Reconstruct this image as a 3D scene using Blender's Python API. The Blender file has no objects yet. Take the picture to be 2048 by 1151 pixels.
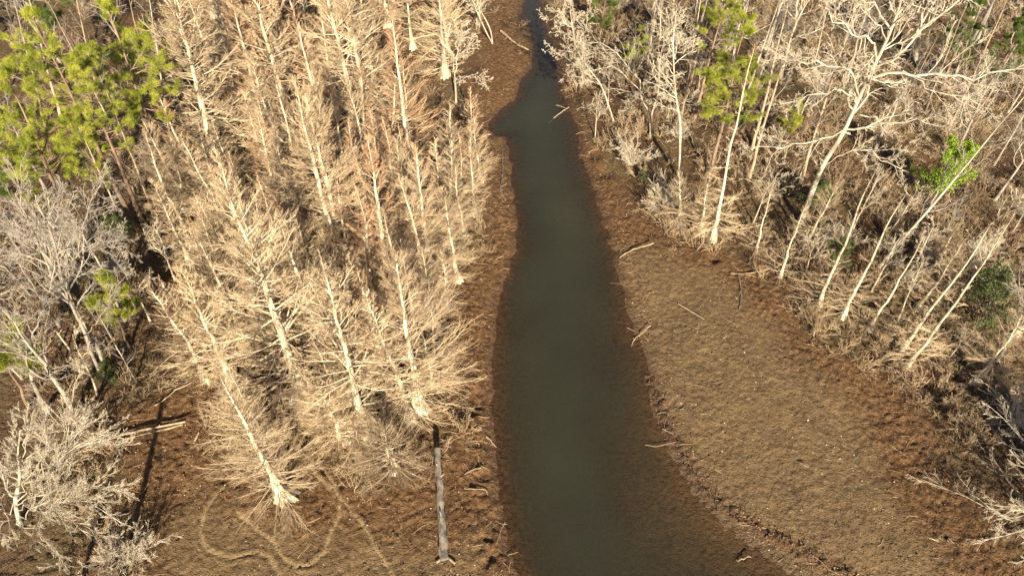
import bpy, math, random
import numpy as np
from mathutils import Vector, Matrix, Quaternion
R = math.radians
random.seed(7)
rng = np.random.default_rng(11)
scene = bpy.context.scene
col = scene.collection

# ------------------------------------------------------------ camera, sky, sun, exposure
CAM_H, PITCH, F = 42.0, 47.0, 1420.0          # height, degrees below the horizon, focal length in photo pixels
cam = bpy.data.cameras.new('camera')
cam.sensor_width = 36.0
cam.lens = F / 2048 * 36.0
cam.clip_start = 0.5
cam.clip_end = 4000
camo = bpy.data.objects.new('camera', cam)
camo.location = (0, 0, CAM_H)
camo.rotation_euler = (R(90 - PITCH), 0, 0)
col.objects.link(camo)
scene.camera = camo

SUN_EL, SUN_AZ = 28.0, 9.0                     # elevation; degrees the sun stands to the right of straight behind the camera
world = bpy.data.worlds.new('World')
scene.world = world
world.use_nodes = True
wn = world.node_tree
for n in list(wn.nodes): wn.nodes.remove(n)
sky = wn.nodes.new('ShaderNodeTexSky')
sky.sky_type = 'NISHITA'
sky.sun_disc = False
sky.sun_elevation = R(SUN_EL)
sky.sun_rotation = R(180 - SUN_AZ)
bg = wn.nodes.new('ShaderNodeBackground')
bg.inputs['Strength'].default_value = 0.05
wo = wn.nodes.new('ShaderNodeOutputWorld')
wn.links.new(sky.outputs[0], bg.inputs['Color'])
wn.links.new(bg.outputs[0], wo.inputs['Surface'])
sl = bpy.data.lights.new('sun', 'SUN')
sl.energy = 5.0
sl.angle = R(0.5)
sl.color = (1.0, 0.87, 0.645)
so = bpy.data.objects.new('sun', sl)
sd = Vector((-math.sin(R(SUN_AZ)) * math.cos(R(SUN_EL)), math.cos(R(SUN_AZ)) * math.cos(R(SUN_EL)), -math.sin(R(SUN_EL))))
so.rotation_euler = sd.to_track_quat('-Z', 'Y').to_euler()
so.location = (0, -40, 60)
col.objects.link(so)
scene.view_settings.view_transform = 'Standard'
scene.view_settings.look = 'None'
scene.view_settings.gamma = 1.0
scene.view_settings.exposure = 1.32

# ------------------------------------------------------------ pixel <-> place
cp, sp = math.cos(R(90 - PITCH)), math.sin(R(90 - PITCH))
def ray(px, py):
    x = (px - 1024.0) / F; y = -(py - 575.5) / F
    return np.array([x, y * cp + sp, y * sp - cp])
def at_z(px, py, z=0.0):
    d = ray(px, py); t = (z - CAM_H) / d[2]
    return np.array([d[0] * t, d[1] * t])
def at_plane(px, py, Y):
    d = ray(px, py); t = Y / d[1]
    return np.array([d[0] * t, Y, CAM_H + d[2] * t])
def proj(p):
    """world point -> photo pixel"""
    x, y, z = p[0], p[1], p[2] - CAM_H
    yy = y * cp + z * sp; zz = -y * sp + z * cp
    return 1024 + F * x / -zz, 575.5 - F * yy / -zz
def gpoly(pts, z=0.0): return np.array([at_z(a, b, z) for a, b in pts])

# ------------------------------------------------------------ noise and distance
def _h(ix, iy, s):
    n = (ix.astype(np.int64) * 374761393 + iy.astype(np.int64) * 668265263 + s * 1442695041) & 0x7fffffff
    n = ((n ^ (n >> 13)) * 1274126177) & 0x7fffffff
    return ((n ^ (n >> 16)) & 0xffff) / 65535.0
def vn(x, y, s=0):
    ix, iy = np.floor(x), np.floor(y); fx, fy = x - ix, y - iy
    fx = fx * fx * (3 - 2 * fx); fy = fy * fy * (3 - 2 * fy)
    a = _h(ix, iy, s); b = _h(ix + 1, iy, s); c = _h(ix, iy + 1, s); d = _h(ix + 1, iy + 1, s)
    return (a + (b - a) * fx) * (1 - fy) + (c + (d - c) * fx) * fy - 0.5
def fbm(x, y, s=0, o=4):
    r = 0; a = 1.0
    for k in range(o):
        r = r + a * vn(x * 2 ** k + 17 * k, y * 2 ** k - 9 * k, s + k); a *= 0.5
    return r
def dline(x, y, P, closed=False):
    n = len(P); best = np.full(x.shape, 1e9)
    for i in range(n if closed else n - 1):
        a = P[i]; b = P[(i + 1) % n]; ab = b - a; L = (ab ** 2).sum() + 1e-9
        t = np.clip(((x - a[0]) * ab[0] + (y - a[1]) * ab[1]) / L, 0, 1)
        best = np.minimum(best, (x - a[0] - t * ab[0]) ** 2 + (y - a[1] - t * ab[1]) ** 2)
    return np.sqrt(best)
def inside(x, y, P):
    c = np.zeros(x.shape, bool); n = len(P); j = n - 1
    for i in range(n):
        xi, yi = P[i]; xj, yj = P[j]
        k = ((yi > y) != (yj > y)) & (x < (xj - xi) * (y - yi) / (yj - yi + 1e-12) + xi)
        c ^= k; j = i
    return c
def sdist(x, y, P):                              # positive outside
    d = dline(x, y, P, True)
    return np.where(inside(x, y, P), -d, d)
def sstep(a, b, v):
    t = np.clip((v - a) / float(b - a), 0, 1); return t * t * (3 - 2 * t)

# ------------------------------------------------------------ the ground plan
WL = [(1062,-190),(1050,-60),(1045,0),(1040,30),(1060,62),(1066,100),(1060,130),(1045,160),(1030,195),(1002,222),(980,240),(975,256),
      (988,270),(1010,276),(1018,300),(1022,350),(1028,400),(1033,450),(1030,500),(1015,545),(1000,590),(990,650),(985,720),(982,800),
      (990,880),(992,950),(1002,1020),(1018,1090),(1038,1151),(1060,1240),(1100,1500)]
WR = [(1128,-190),(1092,-60),(1084,0),(1092,40),(1104,80),(1120,130),(1128,190),(1150,240),(1160,300),(1180,360),(1200,420),(1222,490),(1240,560),
      (1262,640),(1290,710),(1310,780),(1322,850),(1350,910),(1395,985),(1450,1050),(1530,1110),(1620,1165),(1800,1260),(2300,1500)]
WATER = gpoly(WL + WR[::-1])
MUD_R = gpoly([(1120,200),(1160,260),(1190,300),(1215,345),(1250,400),(1300,480),(1400,500),(1500,545),(1575,600),(1600,660),(1700,720),(1790,790),
               (1880,850),(1890,950),(1960,1030),(2030,1090),(2200,1180),(2400,1500),(1000,1500),(1100,700)])
SILT_R = gpoly([(1230,500),(1330,520),(1420,560),(1520,640),(1600,740),(1700,800),(1760,900),(1800,1000),(1900,1151),(1990,1500),(1300,1500),(1270,1000),(1260,640)])
MUD_L = gpoly([(1040,-40),(980,-20),(960,60),(960,140),(940,200),(985,300),(975,420),(960,500),(905,560),(890,680),(905,780),(905,850),(860,930),(760,975),
               (640,950),(560,1010),(440,960),(430,850),(430,775),(370,770),(300,800),(240,830),(235,1000),(310,1060),(290,1151),(200,1500),(1100,1500),(1100,500)])
SILT_L = gpoly([(400,960),(480,1020),(600,1060),(720,1060),(860,1080),(960,1060),(1000,1151),(1050,1500),(250,1500),(300,1151),(330,1030)])
BED = gpoly([(1060,-190),(1100,-190),(1100,0),(1105,80),(1090,200),(1070,300),(1080,450),(1090,600),(1090,700),(1100,850),(1110,1000),(1140,1151),(1200,1500),(1210,1500),(1180,1151),(1160,1000),(1150,850),(1140,700),(1130,560),(1120,450),(1090,300)])
TRACKS = [gpoly(p, 0.3) for p in (
    [(455,975),(430,1000),(412,1030),(404,1070),(412,1098),(432,1112),(470,1120),(515,1108),(540,1118),(560,1151)],
    [(478,1030),(510,1060),(545,1085),(565,1118),(590,1136),(620,1136),(650,1110),(660,1075),(678,1040),(682,1005),(668,970),(640,940),(620,925)],
    [(598,900),(625,945),(660,980),(690,1010),(725,1050),(755,1105),(785,1151),(800,1200)],
    [(615,905),(655,955),(672,985)])]
WRACK = gpoly([(1300,760),(1330,850),(1360,905),(1400,970),(1450,1020),(1520,1065),(1600,1105),(1680,1150),(1800,1230)])

CLODS = gpoly([(950,815),(945,870),(960,930),(955,990),(975,1060),(985,1151)], .3)
HOLES = [(at_z(937, 735, .3), .8), (at_z(925, 715, .3), .6), (at_z(948, 795, .3), .7), (at_z(940, 818, .3), .5), (at_z(1208, 345, .3), .7), (at_z(1190, 310, .3), .6), (at_z(1425, 520, .3), .5)]
def ground(x, y, detail=True):
    """height of the ground and its surface weights"""
    dw = sdist(x, y, WATER); dw = dw + (.2 + .3 * sstep(36, 44, y)) * fbm(x * .9, y * .9, 3, 3) + .16 * fbm(x * 2.6, y * 2.6, 13, 2)
    left = 1 - sstep(-2.5, 2.5, x - np.interp(y, BEDY, BEDX))
    up = sstep(34, 42, y)                                    # the upper creek has steeper banks

    kr = 0.30 * up + (1 - up) * (.055 + .085 * sstep(20, 30, y))
    k = left * (.22 + .14 * up) + (1 - left) * kr
    rise = left * .55 + (1 - left) * (.55 * up + .45 * (1 - up))
    rate = left * 1.0 + (1 - left) * (.9 * up + 3.5 * (1 - up))
    z = np.where(dw > 0, rise * (1 - np.exp(-np.maximum(dw, 0) / rate)), -1.3 * (1 - np.exp(np.minimum(dw, 0) * k / 1.3)))
    mr = sdist(x, y, MUD_R); ml = sdist(x, y, MUD_L)
    dm = np.minimum(mr, ml) + 1.4 * fbm(x * .35, y * .35, 8, 4)
    litter = sstep(-1.6, 1.2, dm) * sstep(-0.2, 1.2, dw)
    ds = np.minimum(sdist(x, y, SILT_R), sdist(x, y, SILT_L)) + 1.6 * fbm(x * .4, y * .4, 21, 4)
    silt = np.maximum(1 - sstep(-2.0, 1.6, ds), (1 - left) * sstep(34, 29, y) * sstep(-7.5, -2.5, dw) * sstep(1.5, 0, dw))
    wr = np.exp(-(dline(x, y, WRACK) / 0.48) ** 2)
    z = z + 0.5 * sstep(0, 14, dm) + 0.5 * fbm(x * .12, y * .12, 5, 3) * sstep(0, 6, dw)
    lump = np.exp(-(dline(x, y, CLODS) / 1.1) ** 4)
    for (hx, hy), hr in HOLES: z = z - .38 * np.exp(-(((x - hx) ** 2 + ((y - hy) * .8) ** 2) / hr ** 2) ** 1.5)
    tr = 0 * x
    for T in TRACKS:
        d = dline(x, y, T); tr = np.maximum(tr, np.exp(-(d / 0.115) ** 4))
        z = z + 0.07 * np.exp(-((d - .23) / .09) ** 2)
    z = z - 0.05 * tr
    if detail:
        amp = 0.05 + 0.05 * litter
        wetness = .15 + .85 * sstep(-.3, 2.2, dw)
        b = fbm(x * 2.3, y * 2.3, 31, 3)
        b2 = fbm(x * 5.0, y * 5.0, 41, 2); pit = np.maximum(vn(x * 2.6, y * 3.4, 61) - .16, 0) * 2.2
        rough = (1 - 0.60 * silt * sstep(0.2, 3, dw)) * (1 - .85 * tr)
        edge = np.exp(-((dw - 1.3) / 1.0) ** 2) * (1 - .75 * silt)
        z = z + ((b * 0.11 + b2 * 0.17) * rough - pit * .09 * sstep(1, 4, dw)) * wetness + edge * 0.13 * fbm(x * 3.1, y * 3.1, 51, 3)
        z = z + wr * (0.08 + 0.26 * b2) + lump * .34 * (vn(x * 1.7, y * 1.7, 91) + .5 * vn(x * 4, y * 4, 92))
    return z, dw, litter, silt, wr, tr
_bl = gpoly([(1078,-190),(1070,-60),(1068,0),(1080,80),(1088,150),(1075,240),(1090,320),(1110,400),(1130,500),(1130,600),(1135,700),(1150,850),(1165,950),(1200,1151),(1300,1500)])
_o = np.argsort(_bl[:, 1]); BEDY, BEDX = _bl[_o, 1], _bl[_o, 0]
def gz(x, y):
    return float(ground(np.array([float(x)]), np.array([float(y)]), False)[0][0])
def on_ground(px, py):
    z = 0.3
    for _ in range(4):
        p = at_z(px, py, z); z = gz(p[0], p[1])
    return np.array([p[0], p[1], z])

# ------------------------------------------------------------ materials
def mat(name, build):
    m = bpy.data.materials.new(name); m.use_nodes = True
    nt = m.node_tree
    for n in list(nt.nodes): nt.nodes.remove(n)
    out = nt.nodes.new('ShaderNodeOutputMaterial')
    build(nt, out); return m
def N(nt, t, **kw):
    n = nt.nodes.new(t)
    for k, v in kw.items():
        if k in n.inputs: n.inputs[k].default_value = v
        else: setattr(n, k, v)
    return n
def L(nt, a, b): nt.links.new(a, b)
def mixc(nt, fac, a, b):
    n = nt.nodes.new('ShaderNodeMix'); n.data_type = 'RGBA'
    for s, v in ((0, fac), (6, a), (7, b)):
        if hasattr(v, 'is_linked') or hasattr(v, 'links'): L(nt, v, n.inputs[s])
        else: n.inputs[s].default_value = v
    return n.outputs[2]
def ramp(nt, src, stops):
    n = nt.nodes.new('ShaderNodeValToRGB'); e = n.color_ramp.elements
    while len(e) < len(stops): e.new(0.5)
    for i, (p, c) in enumerate(stops):
        e[i].position = p; e[i].color = (*c, 1) if len(c) == 3 else c
    L(nt, src, n.inputs[0]); return n.outputs[0]
def attr(nt, name):
    n = nt.nodes.new('ShaderNodeAttribute'); n.attribute_name = name; return n.outputs['Fac']
def c4(*c): return (*c, 1.0)

def bark(name, ca, cb, scale=3.0, rough=0.85, bump=0.4, var=0.25, stretch=0.25, alt=None):
    def b(nt, out):
        tc = N(nt, 'ShaderNodeTexCoord'); mp = N(nt, 'ShaderNodeMapping'); mp.inputs['Scale'].default_value = (1, 1, stretch)
        L(nt, tc.outputs['Object'], mp.inputs[0])
        no = N(nt, 'ShaderNodeTexNoise', Scale=scale, Detail=5.0, Roughness=0.65); L(nt, mp.outputs[0], no.inputs['Vector'])
        c = ramp(nt, no.outputs['Fac'], [(0.35, cb), (0.62, ca)])
        oi = N(nt, 'ShaderNodeObjectInfo')
        if alt:                                               # each tree has its own tint between the two
            sh = N(nt, 'ShaderNodeMath', operation='FRACT'); mu = N(nt, 'ShaderNodeMath', operation='MULTIPLY'); mu.inputs[1].default_value = 7.31
            L(nt, oi.outputs['Random'], mu.inputs[0]); L(nt, mu.outputs[0], sh.inputs[0]); c = mixc(nt, sh.outputs[0], c, c4(*alt))
        mr = N(nt, 'ShaderNodeMapRange'); mr.inputs[3].default_value = 1 - var; mr.inputs[4].default_value = 1 + var * .6
        L(nt, oi.outputs['Random'], mr.inputs[0])
        hs = N(nt, 'ShaderNodeHueSaturation'); L(nt, mr.outputs[0], hs.inputs['Value']); L(nt, c, hs.inputs['Color'])
        p = N(nt, 'ShaderNodeBsdfPrincipled', Roughness=rough); p.inputs['Specular IOR Level'].default_value = 0.2
        L(nt, hs.outputs[0], p.inputs['Base Color'])
        if bump:
            bn = N(nt, 'ShaderNodeTexNoise', Scale=scale * 4, Detail=4.0); L(nt, mp.outputs[0], bn.inputs['Vector'])
            bu = N(nt, 'ShaderNodeBump', Strength=bump, Distance=0.05); L(nt, bn.outputs['Fac'], bu.inputs['Height']); L(nt, bu.outputs[0], p.inputs['Normal'])
        L(nt, p.outputs[0], out.inputs['Surface'])
    return mat(name, b)
M = {}
M['cy_bark'] = bark('cypress_bark', (.70, .61, .47), (.42, .32, .21), 3.0)
M['cy_twig'] = bark('cypress_branch', (.76, .65, .48), (.48, .37, .24), 2.0, bump=0, var=.28, alt=(.54, .43, .30))
M['cy_fine'] = bark('cypress_fine_twig', (.64, .505, .33), (.35, .245, .145), 2.0, bump=0, var=.38, alt=(.33, .235, .15))
M['cy_red'] = bark('cypress_red_branch', (.56, .36, .22), (.32, .18, .10), 2.0, bump=0)
M['hw_bark'] = bark('pale_hardwood_bark', (.64, .57, .45), (.27, .22, .165), 2.2)
M['hw_twig'] = bark('hardwood_branch', (.66, .58, .455), (.42, .345, .25), 2.0, bump=0)
M['grey_bark'] = bark('grey_hardwood_bark', (.42, .37, .31), (.24, .20, .16), 2.5)
M['grey_twig'] = bark('grey_branch', (.43, .385, .33), (.25, .21, .175), 2.0, bump=0)
M['pine_bark'] = bark('pine_bark', (.30, .21, .15), (.15, .10, .07), 2.5)
M['tan_bark'] = bark('tan_trunk_bark', (.48, .37, .26), (.27, .19, .13), 2.5)
M['brush'] = bark('brush_twig', (.50, .38, .25), (.23, .155, .09), 0.6, bump=0, stretch=1)
M['log'] = bark('weathered_log_wood', (.30, .25, .20), (.07, .06, .06), 1.6, bump=.8)
M['log_pale'] = bark('bleached_log_wood', (.44, .34, .23), (.26, .18, .11), 2.5)
M['clod'] = bark('mud_clod', (.14, .09, .048), (.09, .055, .028), 1.2, bump=0, stretch=1)
M['shell'] = bark('pale_pebble', (.50, .42, .33), (.30, .24, .18), 1.2, bump=0, stretch=1)
M['stick'] = bark('driftwood', (.46, .33, .2), (.22, .14, .09), 1.5, stretch=1)
def leafmat(name, ca, cb, cc, scale=1.2, trans=0.25):
    def b(nt, out):
        tc = N(nt, 'ShaderNodeTexCoord')
        no = N(nt, 'ShaderNodeTexNoise', Scale=scale, Detail=3.0); L(nt, tc.outputs['Object'], no.inputs['Vector'])
        c = ramp(nt, no.outputs['Fac'], [(0.32, ca), (0.5, cb), (0.68, cc)])
        d = N(nt, 'ShaderNodeBsdfPrincipled', Roughness=0.55); d.inputs['Specular IOR Level'].default_value = 0.3; L(nt, c, d.inputs['Base Color'])
        t = N(nt, 'ShaderNodeBsdfTranslucent'); L(nt, c, t.inputs['Color'])
        mx = N(nt, 'ShaderNodeMixShader'); mx.inputs[0].default_value = trans
        L(nt, d.outputs[0], mx.inputs[1]); L(nt, t.outputs[0], mx.inputs[2]); L(nt, mx.outputs[0], out.inputs['Surface'])
    return mat(name, b)
M['needle'] = leafmat('pine_needles', (.15, .185, .02), (.31, .34, .042), (.49, .485, .085), 1.0)
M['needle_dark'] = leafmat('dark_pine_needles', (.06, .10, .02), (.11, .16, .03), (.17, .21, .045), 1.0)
M['holly'] = leafmat('evergreen_leaves', (.06, .08, .03), (.11, .135, .045), (.18, .195, .075), 2.0)
M['lime'] = leafmat('lime_leaves', (.16, .26, .02), (.26, .36, .03), (.36, .44, .05), 2.0)
M['dead_leaf'] = leafmat('fallen_leaf', (.07, .036, .018), (.16, .088, .042), (.31, .20, .11), 9.0, 0.0)

def ground_nodes(nt, out):
    tc = N(nt, 'ShaderNodeTexCoord'); V = tc.outputs['Object']
    def noise(s, d=5.0, r=0.6):
        n = N(nt, 'ShaderNodeTexNoise', Scale=s, Detail=d, Roughness=r); L(nt, V, n.inputs['Vector']); return n.outputs['Fac']
    n1, n2, n3, n4 = noise(0.5), noise(3.0, 6.0), noise(14.0, 4.0), noise(0.16, 3.0)
    mud = ramp(nt, n2, [(.34, (.062, .031, .014)), (.5, (.125, .066, .029)), (.66, (.182, .108, .053))])
    silt = ramp(nt, n2, [(.32, (.076, .047, .023)), (.5, (.130, .084, .043)), (.68, (.175, .118, .064))])
    silt2 = mixc(nt, ramp(nt, n1, [(.42, (0, 0, 0)), (.62, (1, 1, 1))]), silt, mixc(nt, 0.5, silt, c4(.19, .125, .06)))
    lit = ramp(nt, n3, [(.3, (.025, .016, .010)), (.46, (.065, .036, .019)), (.58, (.13, .073, .038)), (.72, (.26, .165, .095))])
    lit2 = mixc(nt, ramp(nt, n4, [(.45, (0, 0, 0)), (.6, (.6, .6, .6))]), lit, c4(.13, .10, .05))
    spk = N(nt, 'ShaderNodeTexVoronoi', Scale=3.2); L(nt, V, spk.inputs['Vector'])
    s1 = mixc(nt, attr(nt, 'silt'), mud, silt2)
    s2 = mixc(nt, attr(nt, 'litter'), s1, lit2)
    s3 = mixc(nt, attr(nt, 'wrack'), s2, lit)
    s4 = mixc(nt, attr(nt, 'track'), s3, c4(.27, .19, .105))
    pale = ramp(nt, spk.outputs['Distance'], [(.06, (.9, .9, .9)), (.12, (0, 0, 0))])
    s5 = mixc(nt, pale, s4, c4(.34, .27, .18))
    s6 = mixc(nt, attr(nt, 'wet'), s5, mixc(nt, 0.4, s4, c4(.05, .03, .02)))
    p = N(nt, 'ShaderNodeBsdfPrincipled', Roughness=0.9); p.inputs['Specular IOR Level'].default_value = 0.25
    rr = N(nt, 'ShaderNodeMapRange'); rr.inputs[3].default_value = .92; rr.inputs[4].default_value = .45; L(nt, attr(nt, 'wet'), rr.inputs[0]); L(nt, rr.outputs[0], p.inputs['Roughness'])
    L(nt, s6, p.inputs['Base Color'])
    n5 = noise(5.0, 3.0, .5)
    pits = ramp(nt, n5, [(.30, (0, 0, 0)), (.45, (1, 1, 1))])
    ad0 = N(nt, 'ShaderNodeMath', operation='MULTIPLY_ADD'); L(nt, n3, ad0.inputs[0]); ad0.inputs[1].default_value = .35; L(nt, n2, ad0.inputs[2])
    ad = N(nt, 'ShaderNodeMath', operation='MULTIPLY_ADD'); L(nt, pits, ad.inputs[0]); ad.inputs[1].default_value = .38; L(nt, ad0.outputs[0], ad.inputs[2])
    bs = N(nt, 'ShaderNodeMapRange'); bs.inputs[3].default_value = 1.0; bs.inputs[4].default_value = .8; L(nt, attr(nt, 'silt'), bs.inputs[0])
    bu = N(nt, 'ShaderNodeBump', Distance=0.24); L(nt, bs.outputs[0], bu.inputs['Strength']); L(nt, ad.outputs[0], bu.inputs['Height']); L(nt, bu.outputs[0], p.inputs['Normal'])
    L(nt, p.outputs[0], out.inputs['Surface'])
M['ground'] = mat('mud_and_leaf_litter', ground_nodes)
def water_nodes(nt, out):
    tc = N(nt, 'ShaderNodeTexCoord')
    mp = N(nt, 'ShaderNodeMapping'); mp.inputs['Scale'].default_value = (.45, 1.8, 1); L(nt, tc.outputs['Object'], mp.inputs[0])
    n = N(nt, 'ShaderNodeTexNoise', Scale=1.8, Detail=4.0); L(nt, mp.outputs[0], n.inputs['Vector'])
    bu = N(nt, 'ShaderNodeBump', Strength=0.35, Distance=0.12); L(nt, n.outputs['Fac'], bu.inputs['Height'])
    n2 = N(nt, 'ShaderNodeTexNoise', Scale=0.12, Detail=3.0); L(nt, tc.outputs['Object'], n2.inputs['Vector'])
    c = ramp(nt, n2.outputs['Fac'], [(.3, (.027, .026, .017)), (.7, (.037, .037, .024))])
    tr = N(nt, 'ShaderNodeBsdfTransparent'); tr.inputs[0].default_value = (.80, .74, .68, 1)
    df = N(nt, 'ShaderNodeBsdfDiffuse'); L(nt, c, df.inputs['Color'])
    mx = N(nt, 'ShaderNodeMixShader'); L(nt, attr(nt, 'murk'), mx.inputs[0]); L(nt, tr.outputs[0], mx.inputs[1]); L(nt, df.outputs[0], mx.inputs[2])
    gl = N(nt, 'ShaderNodeBsdfGlossy', Roughness=0.03); L(nt, bu.outputs[0], gl.inputs['Normal'])
    fr = N(nt, 'ShaderNodeFresnel', IOR=1.33)
    ge = N(nt, 'ShaderNodeNewGeometry'); ir = N(nt, 'ShaderNodeMapRange'); ir.inputs[3].default_value = 1.33; ir.inputs[4].default_value = 1 / 1.33
    L(nt, ge.outputs['Backfacing'], ir.inputs[0]); L(nt, ir.outputs[0], fr.inputs['IOR'])       # light leaves the water as it enters
    L(nt, bu.outputs[0], fr.inputs['Normal'])
    m2 = N(nt, 'ShaderNodeMixShader'); L(nt, fr.outputs[0], m2.inputs[0]); L(nt, mx.outputs[0], m2.inputs[1]); L(nt, gl.outputs[0], m2.inputs[2])
    L(nt, m2.outputs[0], out.inputs['Surface'])
M['water'] = mat('murky_creek_water', water_nodes)

# ------------------------------------------------------------ mesh helpers
def mesh_from(name, V, Fc, materials, mi=None, smooth=True, fn=None):
    """V (n,3); Fc (m,k) faces of k corners"""
    me = bpy.data.meshes.new(name)
    V = np.ascontiguousarray(V, np.float32); k = Fc.shape[1]; m = len(Fc)
    me.vertices.add(len(V)); me.vertices.foreach_set('co', V.ravel())
    me.loops.add(m * k); me.loops.foreach_set('vertex_index', np.ascontiguousarray(Fc, np.int32).ravel())
    me.polygons.add(m); me.polygons.foreach_set('loop_start', np.arange(0, m * k, k, dtype=np.int32))
    me.polygons.foreach_set('loop_total', np.full(m, k, np.int32))
    for q in materials: me.materials.append(q)
    if mi is not None: me.polygons.foreach_set('material_index', np.ascontiguousarray(mi, np.int32))
    me.polygons.foreach_set('use_smooth', np.full(m, smooth))
    me.update(calc_edges=True)
    return me
def link(name, me, parent=None):
    o = bpy.data.objects.new(name, me); col.objects.link(o)
    if parent is not None: o.parent = parent
    return o
def tag(o, label, cat=None, group=None, kind=None):
    if label: o['label'] = label
    if cat: o['category'] = cat
    if group: o['group'] = group
    if kind: o['kind'] = kind
    return o
def norm(a): return a / (np.linalg.norm(a, axis=-1, keepdims=True) + 1e-9)
class Tubes:
    """collects batches of polylines (N,K,3) with radii (N,K) and makes one mesh of them"""
    def __init__(s): s.V = []; s.F = []; s.n = 0
    def add(s, P, r, sides=3):
        Nn, K = P.shape[:2]
        if Nn == 0: return s
        T = norm(P[:, -1] - P[:, 0]); a = np.where(np.abs(T[:, 2:3]) > .9, [[1., 0, 0]], [[0, 0, 1.]])
        u = norm(np.cross(T, a)); v = np.cross(T, u)
        th = np.arange(sides) * 2 * math.pi / sides + 0.4
        ring = (np.cos(th)[None, :, None] * u[:, None] + np.sin(th)[None, :, None] * v[:, None])     # N,S,3
        W = P[:, :, None] + ring[:, None] * r[:, :, None, None]
        idx = np.arange(Nn * K * sides).reshape(Nn, K, sides) + s.n
        nx = np.roll(idx, -1, axis=2)
        f = np.stack([idx[:, :-1], nx[:, :-1], nx[:, 1:], idx[:, 1:]], -1).reshape(-1, 4)
        s.V.append(W.reshape(-1, 3)); s.F.append(f); s.n += Nn * K * sides
        return s
    def mesh(s, name, m): return mesh_from(name, np.concatenate(s.V), np.concatenate(s.F), [m])

def spawn(g, P, r, m, t0, t1, ang, angj, length, K, crook, up, rr, rtip=0.35, flat=0.0, fwd=0.0, droop=0.0):
    """children polylines on parent polylines. length: fraction of the parent's length (times 1-0.6t). flat: keep them near the horizontal plane"""
    Nn, Kp = P.shape[:2]
    t = (np.arange(m)[None] + g.random((Nn, m))) / m * (t1 - t0) + t0
    f = t * (Kp - 1); i = np.minimum(f.astype(int), Kp - 2); fr = (f - i)[..., None]
    rows = np.arange(Nn)[:, None]
    A, B = P[rows, i], P[rows, i + 1]
    p = (A + (B - A) * fr).reshape(-1, 3); T = norm(B - A).reshape(-1, 3)
    ra = (r[rows, i] * (1 - fr[..., 0]) + r[rows, i + 1] * fr[..., 0]).reshape(-1)
    Lp = np.linalg.norm(P[:, 1:] - P[:, :-1], axis=-1).sum(1)
    ln = (np.repeat(Lp[:, None], m, 1) * length * (1 - 0.62 * t) * g.uniform(.65, 1.25, t.shape)).reshape(-1)
    rnd = g.normal(size=T.shape); perp = rnd - (rnd * T).sum(1, keepdims=True) * T
    if flat:
        side = np.cross(T, np.array([0, 0, 1.])); sgn = np.where((np.arange(len(T)) % 2) == 0, 1., -1.)[:, None]
        perp = norm(perp) * (1 - flat) + norm(side) * sgn * flat
    perp = norm(perp)
    a = np.radians(ang + angj * g.normal(size=len(T)))[:, None]
    d = norm(np.cos(a) * T + np.sin(a) * perp)
    out = np.zeros((len(T), K, 3)); out[:, 0] = p
    st = (ln / (K - 1))[:, None]
    for k in range(1, K):
        d = norm(d + crook * g.normal(size=d.shape) + np.array([0, 0, up * (1 if k > 1 else .4) - droop * (k == 1)]) + fwd * T)
        out[:, k] = out[:, k - 1] + d * st
    R0 = np.minimum(ra * rr, 1e9)
    rad = R0[:, None] * np.linspace(1, rtip, K)[None]
    return out, rad
def floor_r(r, lo): return np.maximum(r, lo)

def trunk_mesh(name, P, r, m, sides=12, flare=0.0, flare_h=1.2, seed=0, lobes=7):
    """tapered trunk along P (K,3); fluted buttress at the foot"""
    g = np.random.default_rng(seed); K = len(P)
    L_ = np.concatenate([[0], np.cumsum(np.linalg.norm(P[1:] - P[:-1], axis=1))])
    th = np.arange(sides) * 2 * math.pi / sides; ph = g.random() * 6
    T = norm(np.gradient(P, axis=0)); u = norm(np.cross(T, [0, 1.0, 0.02])); v = np.cross(T, u)
    fl = np.exp(-L_ / flare_h * 2.2)[:, None]
    lob = 0.5 + 0.5 * np.cos(lobes * th + ph)[None] + .15 * np.cos(3 * th + 2 * ph)[None]
    rad = r[:, None] * (1 + fl * flare * (.45 + .75 * lob)) * (1 + .04 * g.normal(size=(K, sides)))
    W = P[:, None] + rad[..., None] * (np.cos(th)[None, :, None] * u[:, None] + np.sin(th)[None, :, None] * v[:, None])
    idx = np.arange(K * sides).reshape(K, sides); nx = np.roll(idx, -1, 1)
    f = np.stack([idx[:-1], nx[:-1], nx[1:], idx[1:]], -1).reshape(-1, 4)
    return mesh_from(name, W.reshape(-1, 3), f, [m])

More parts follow.
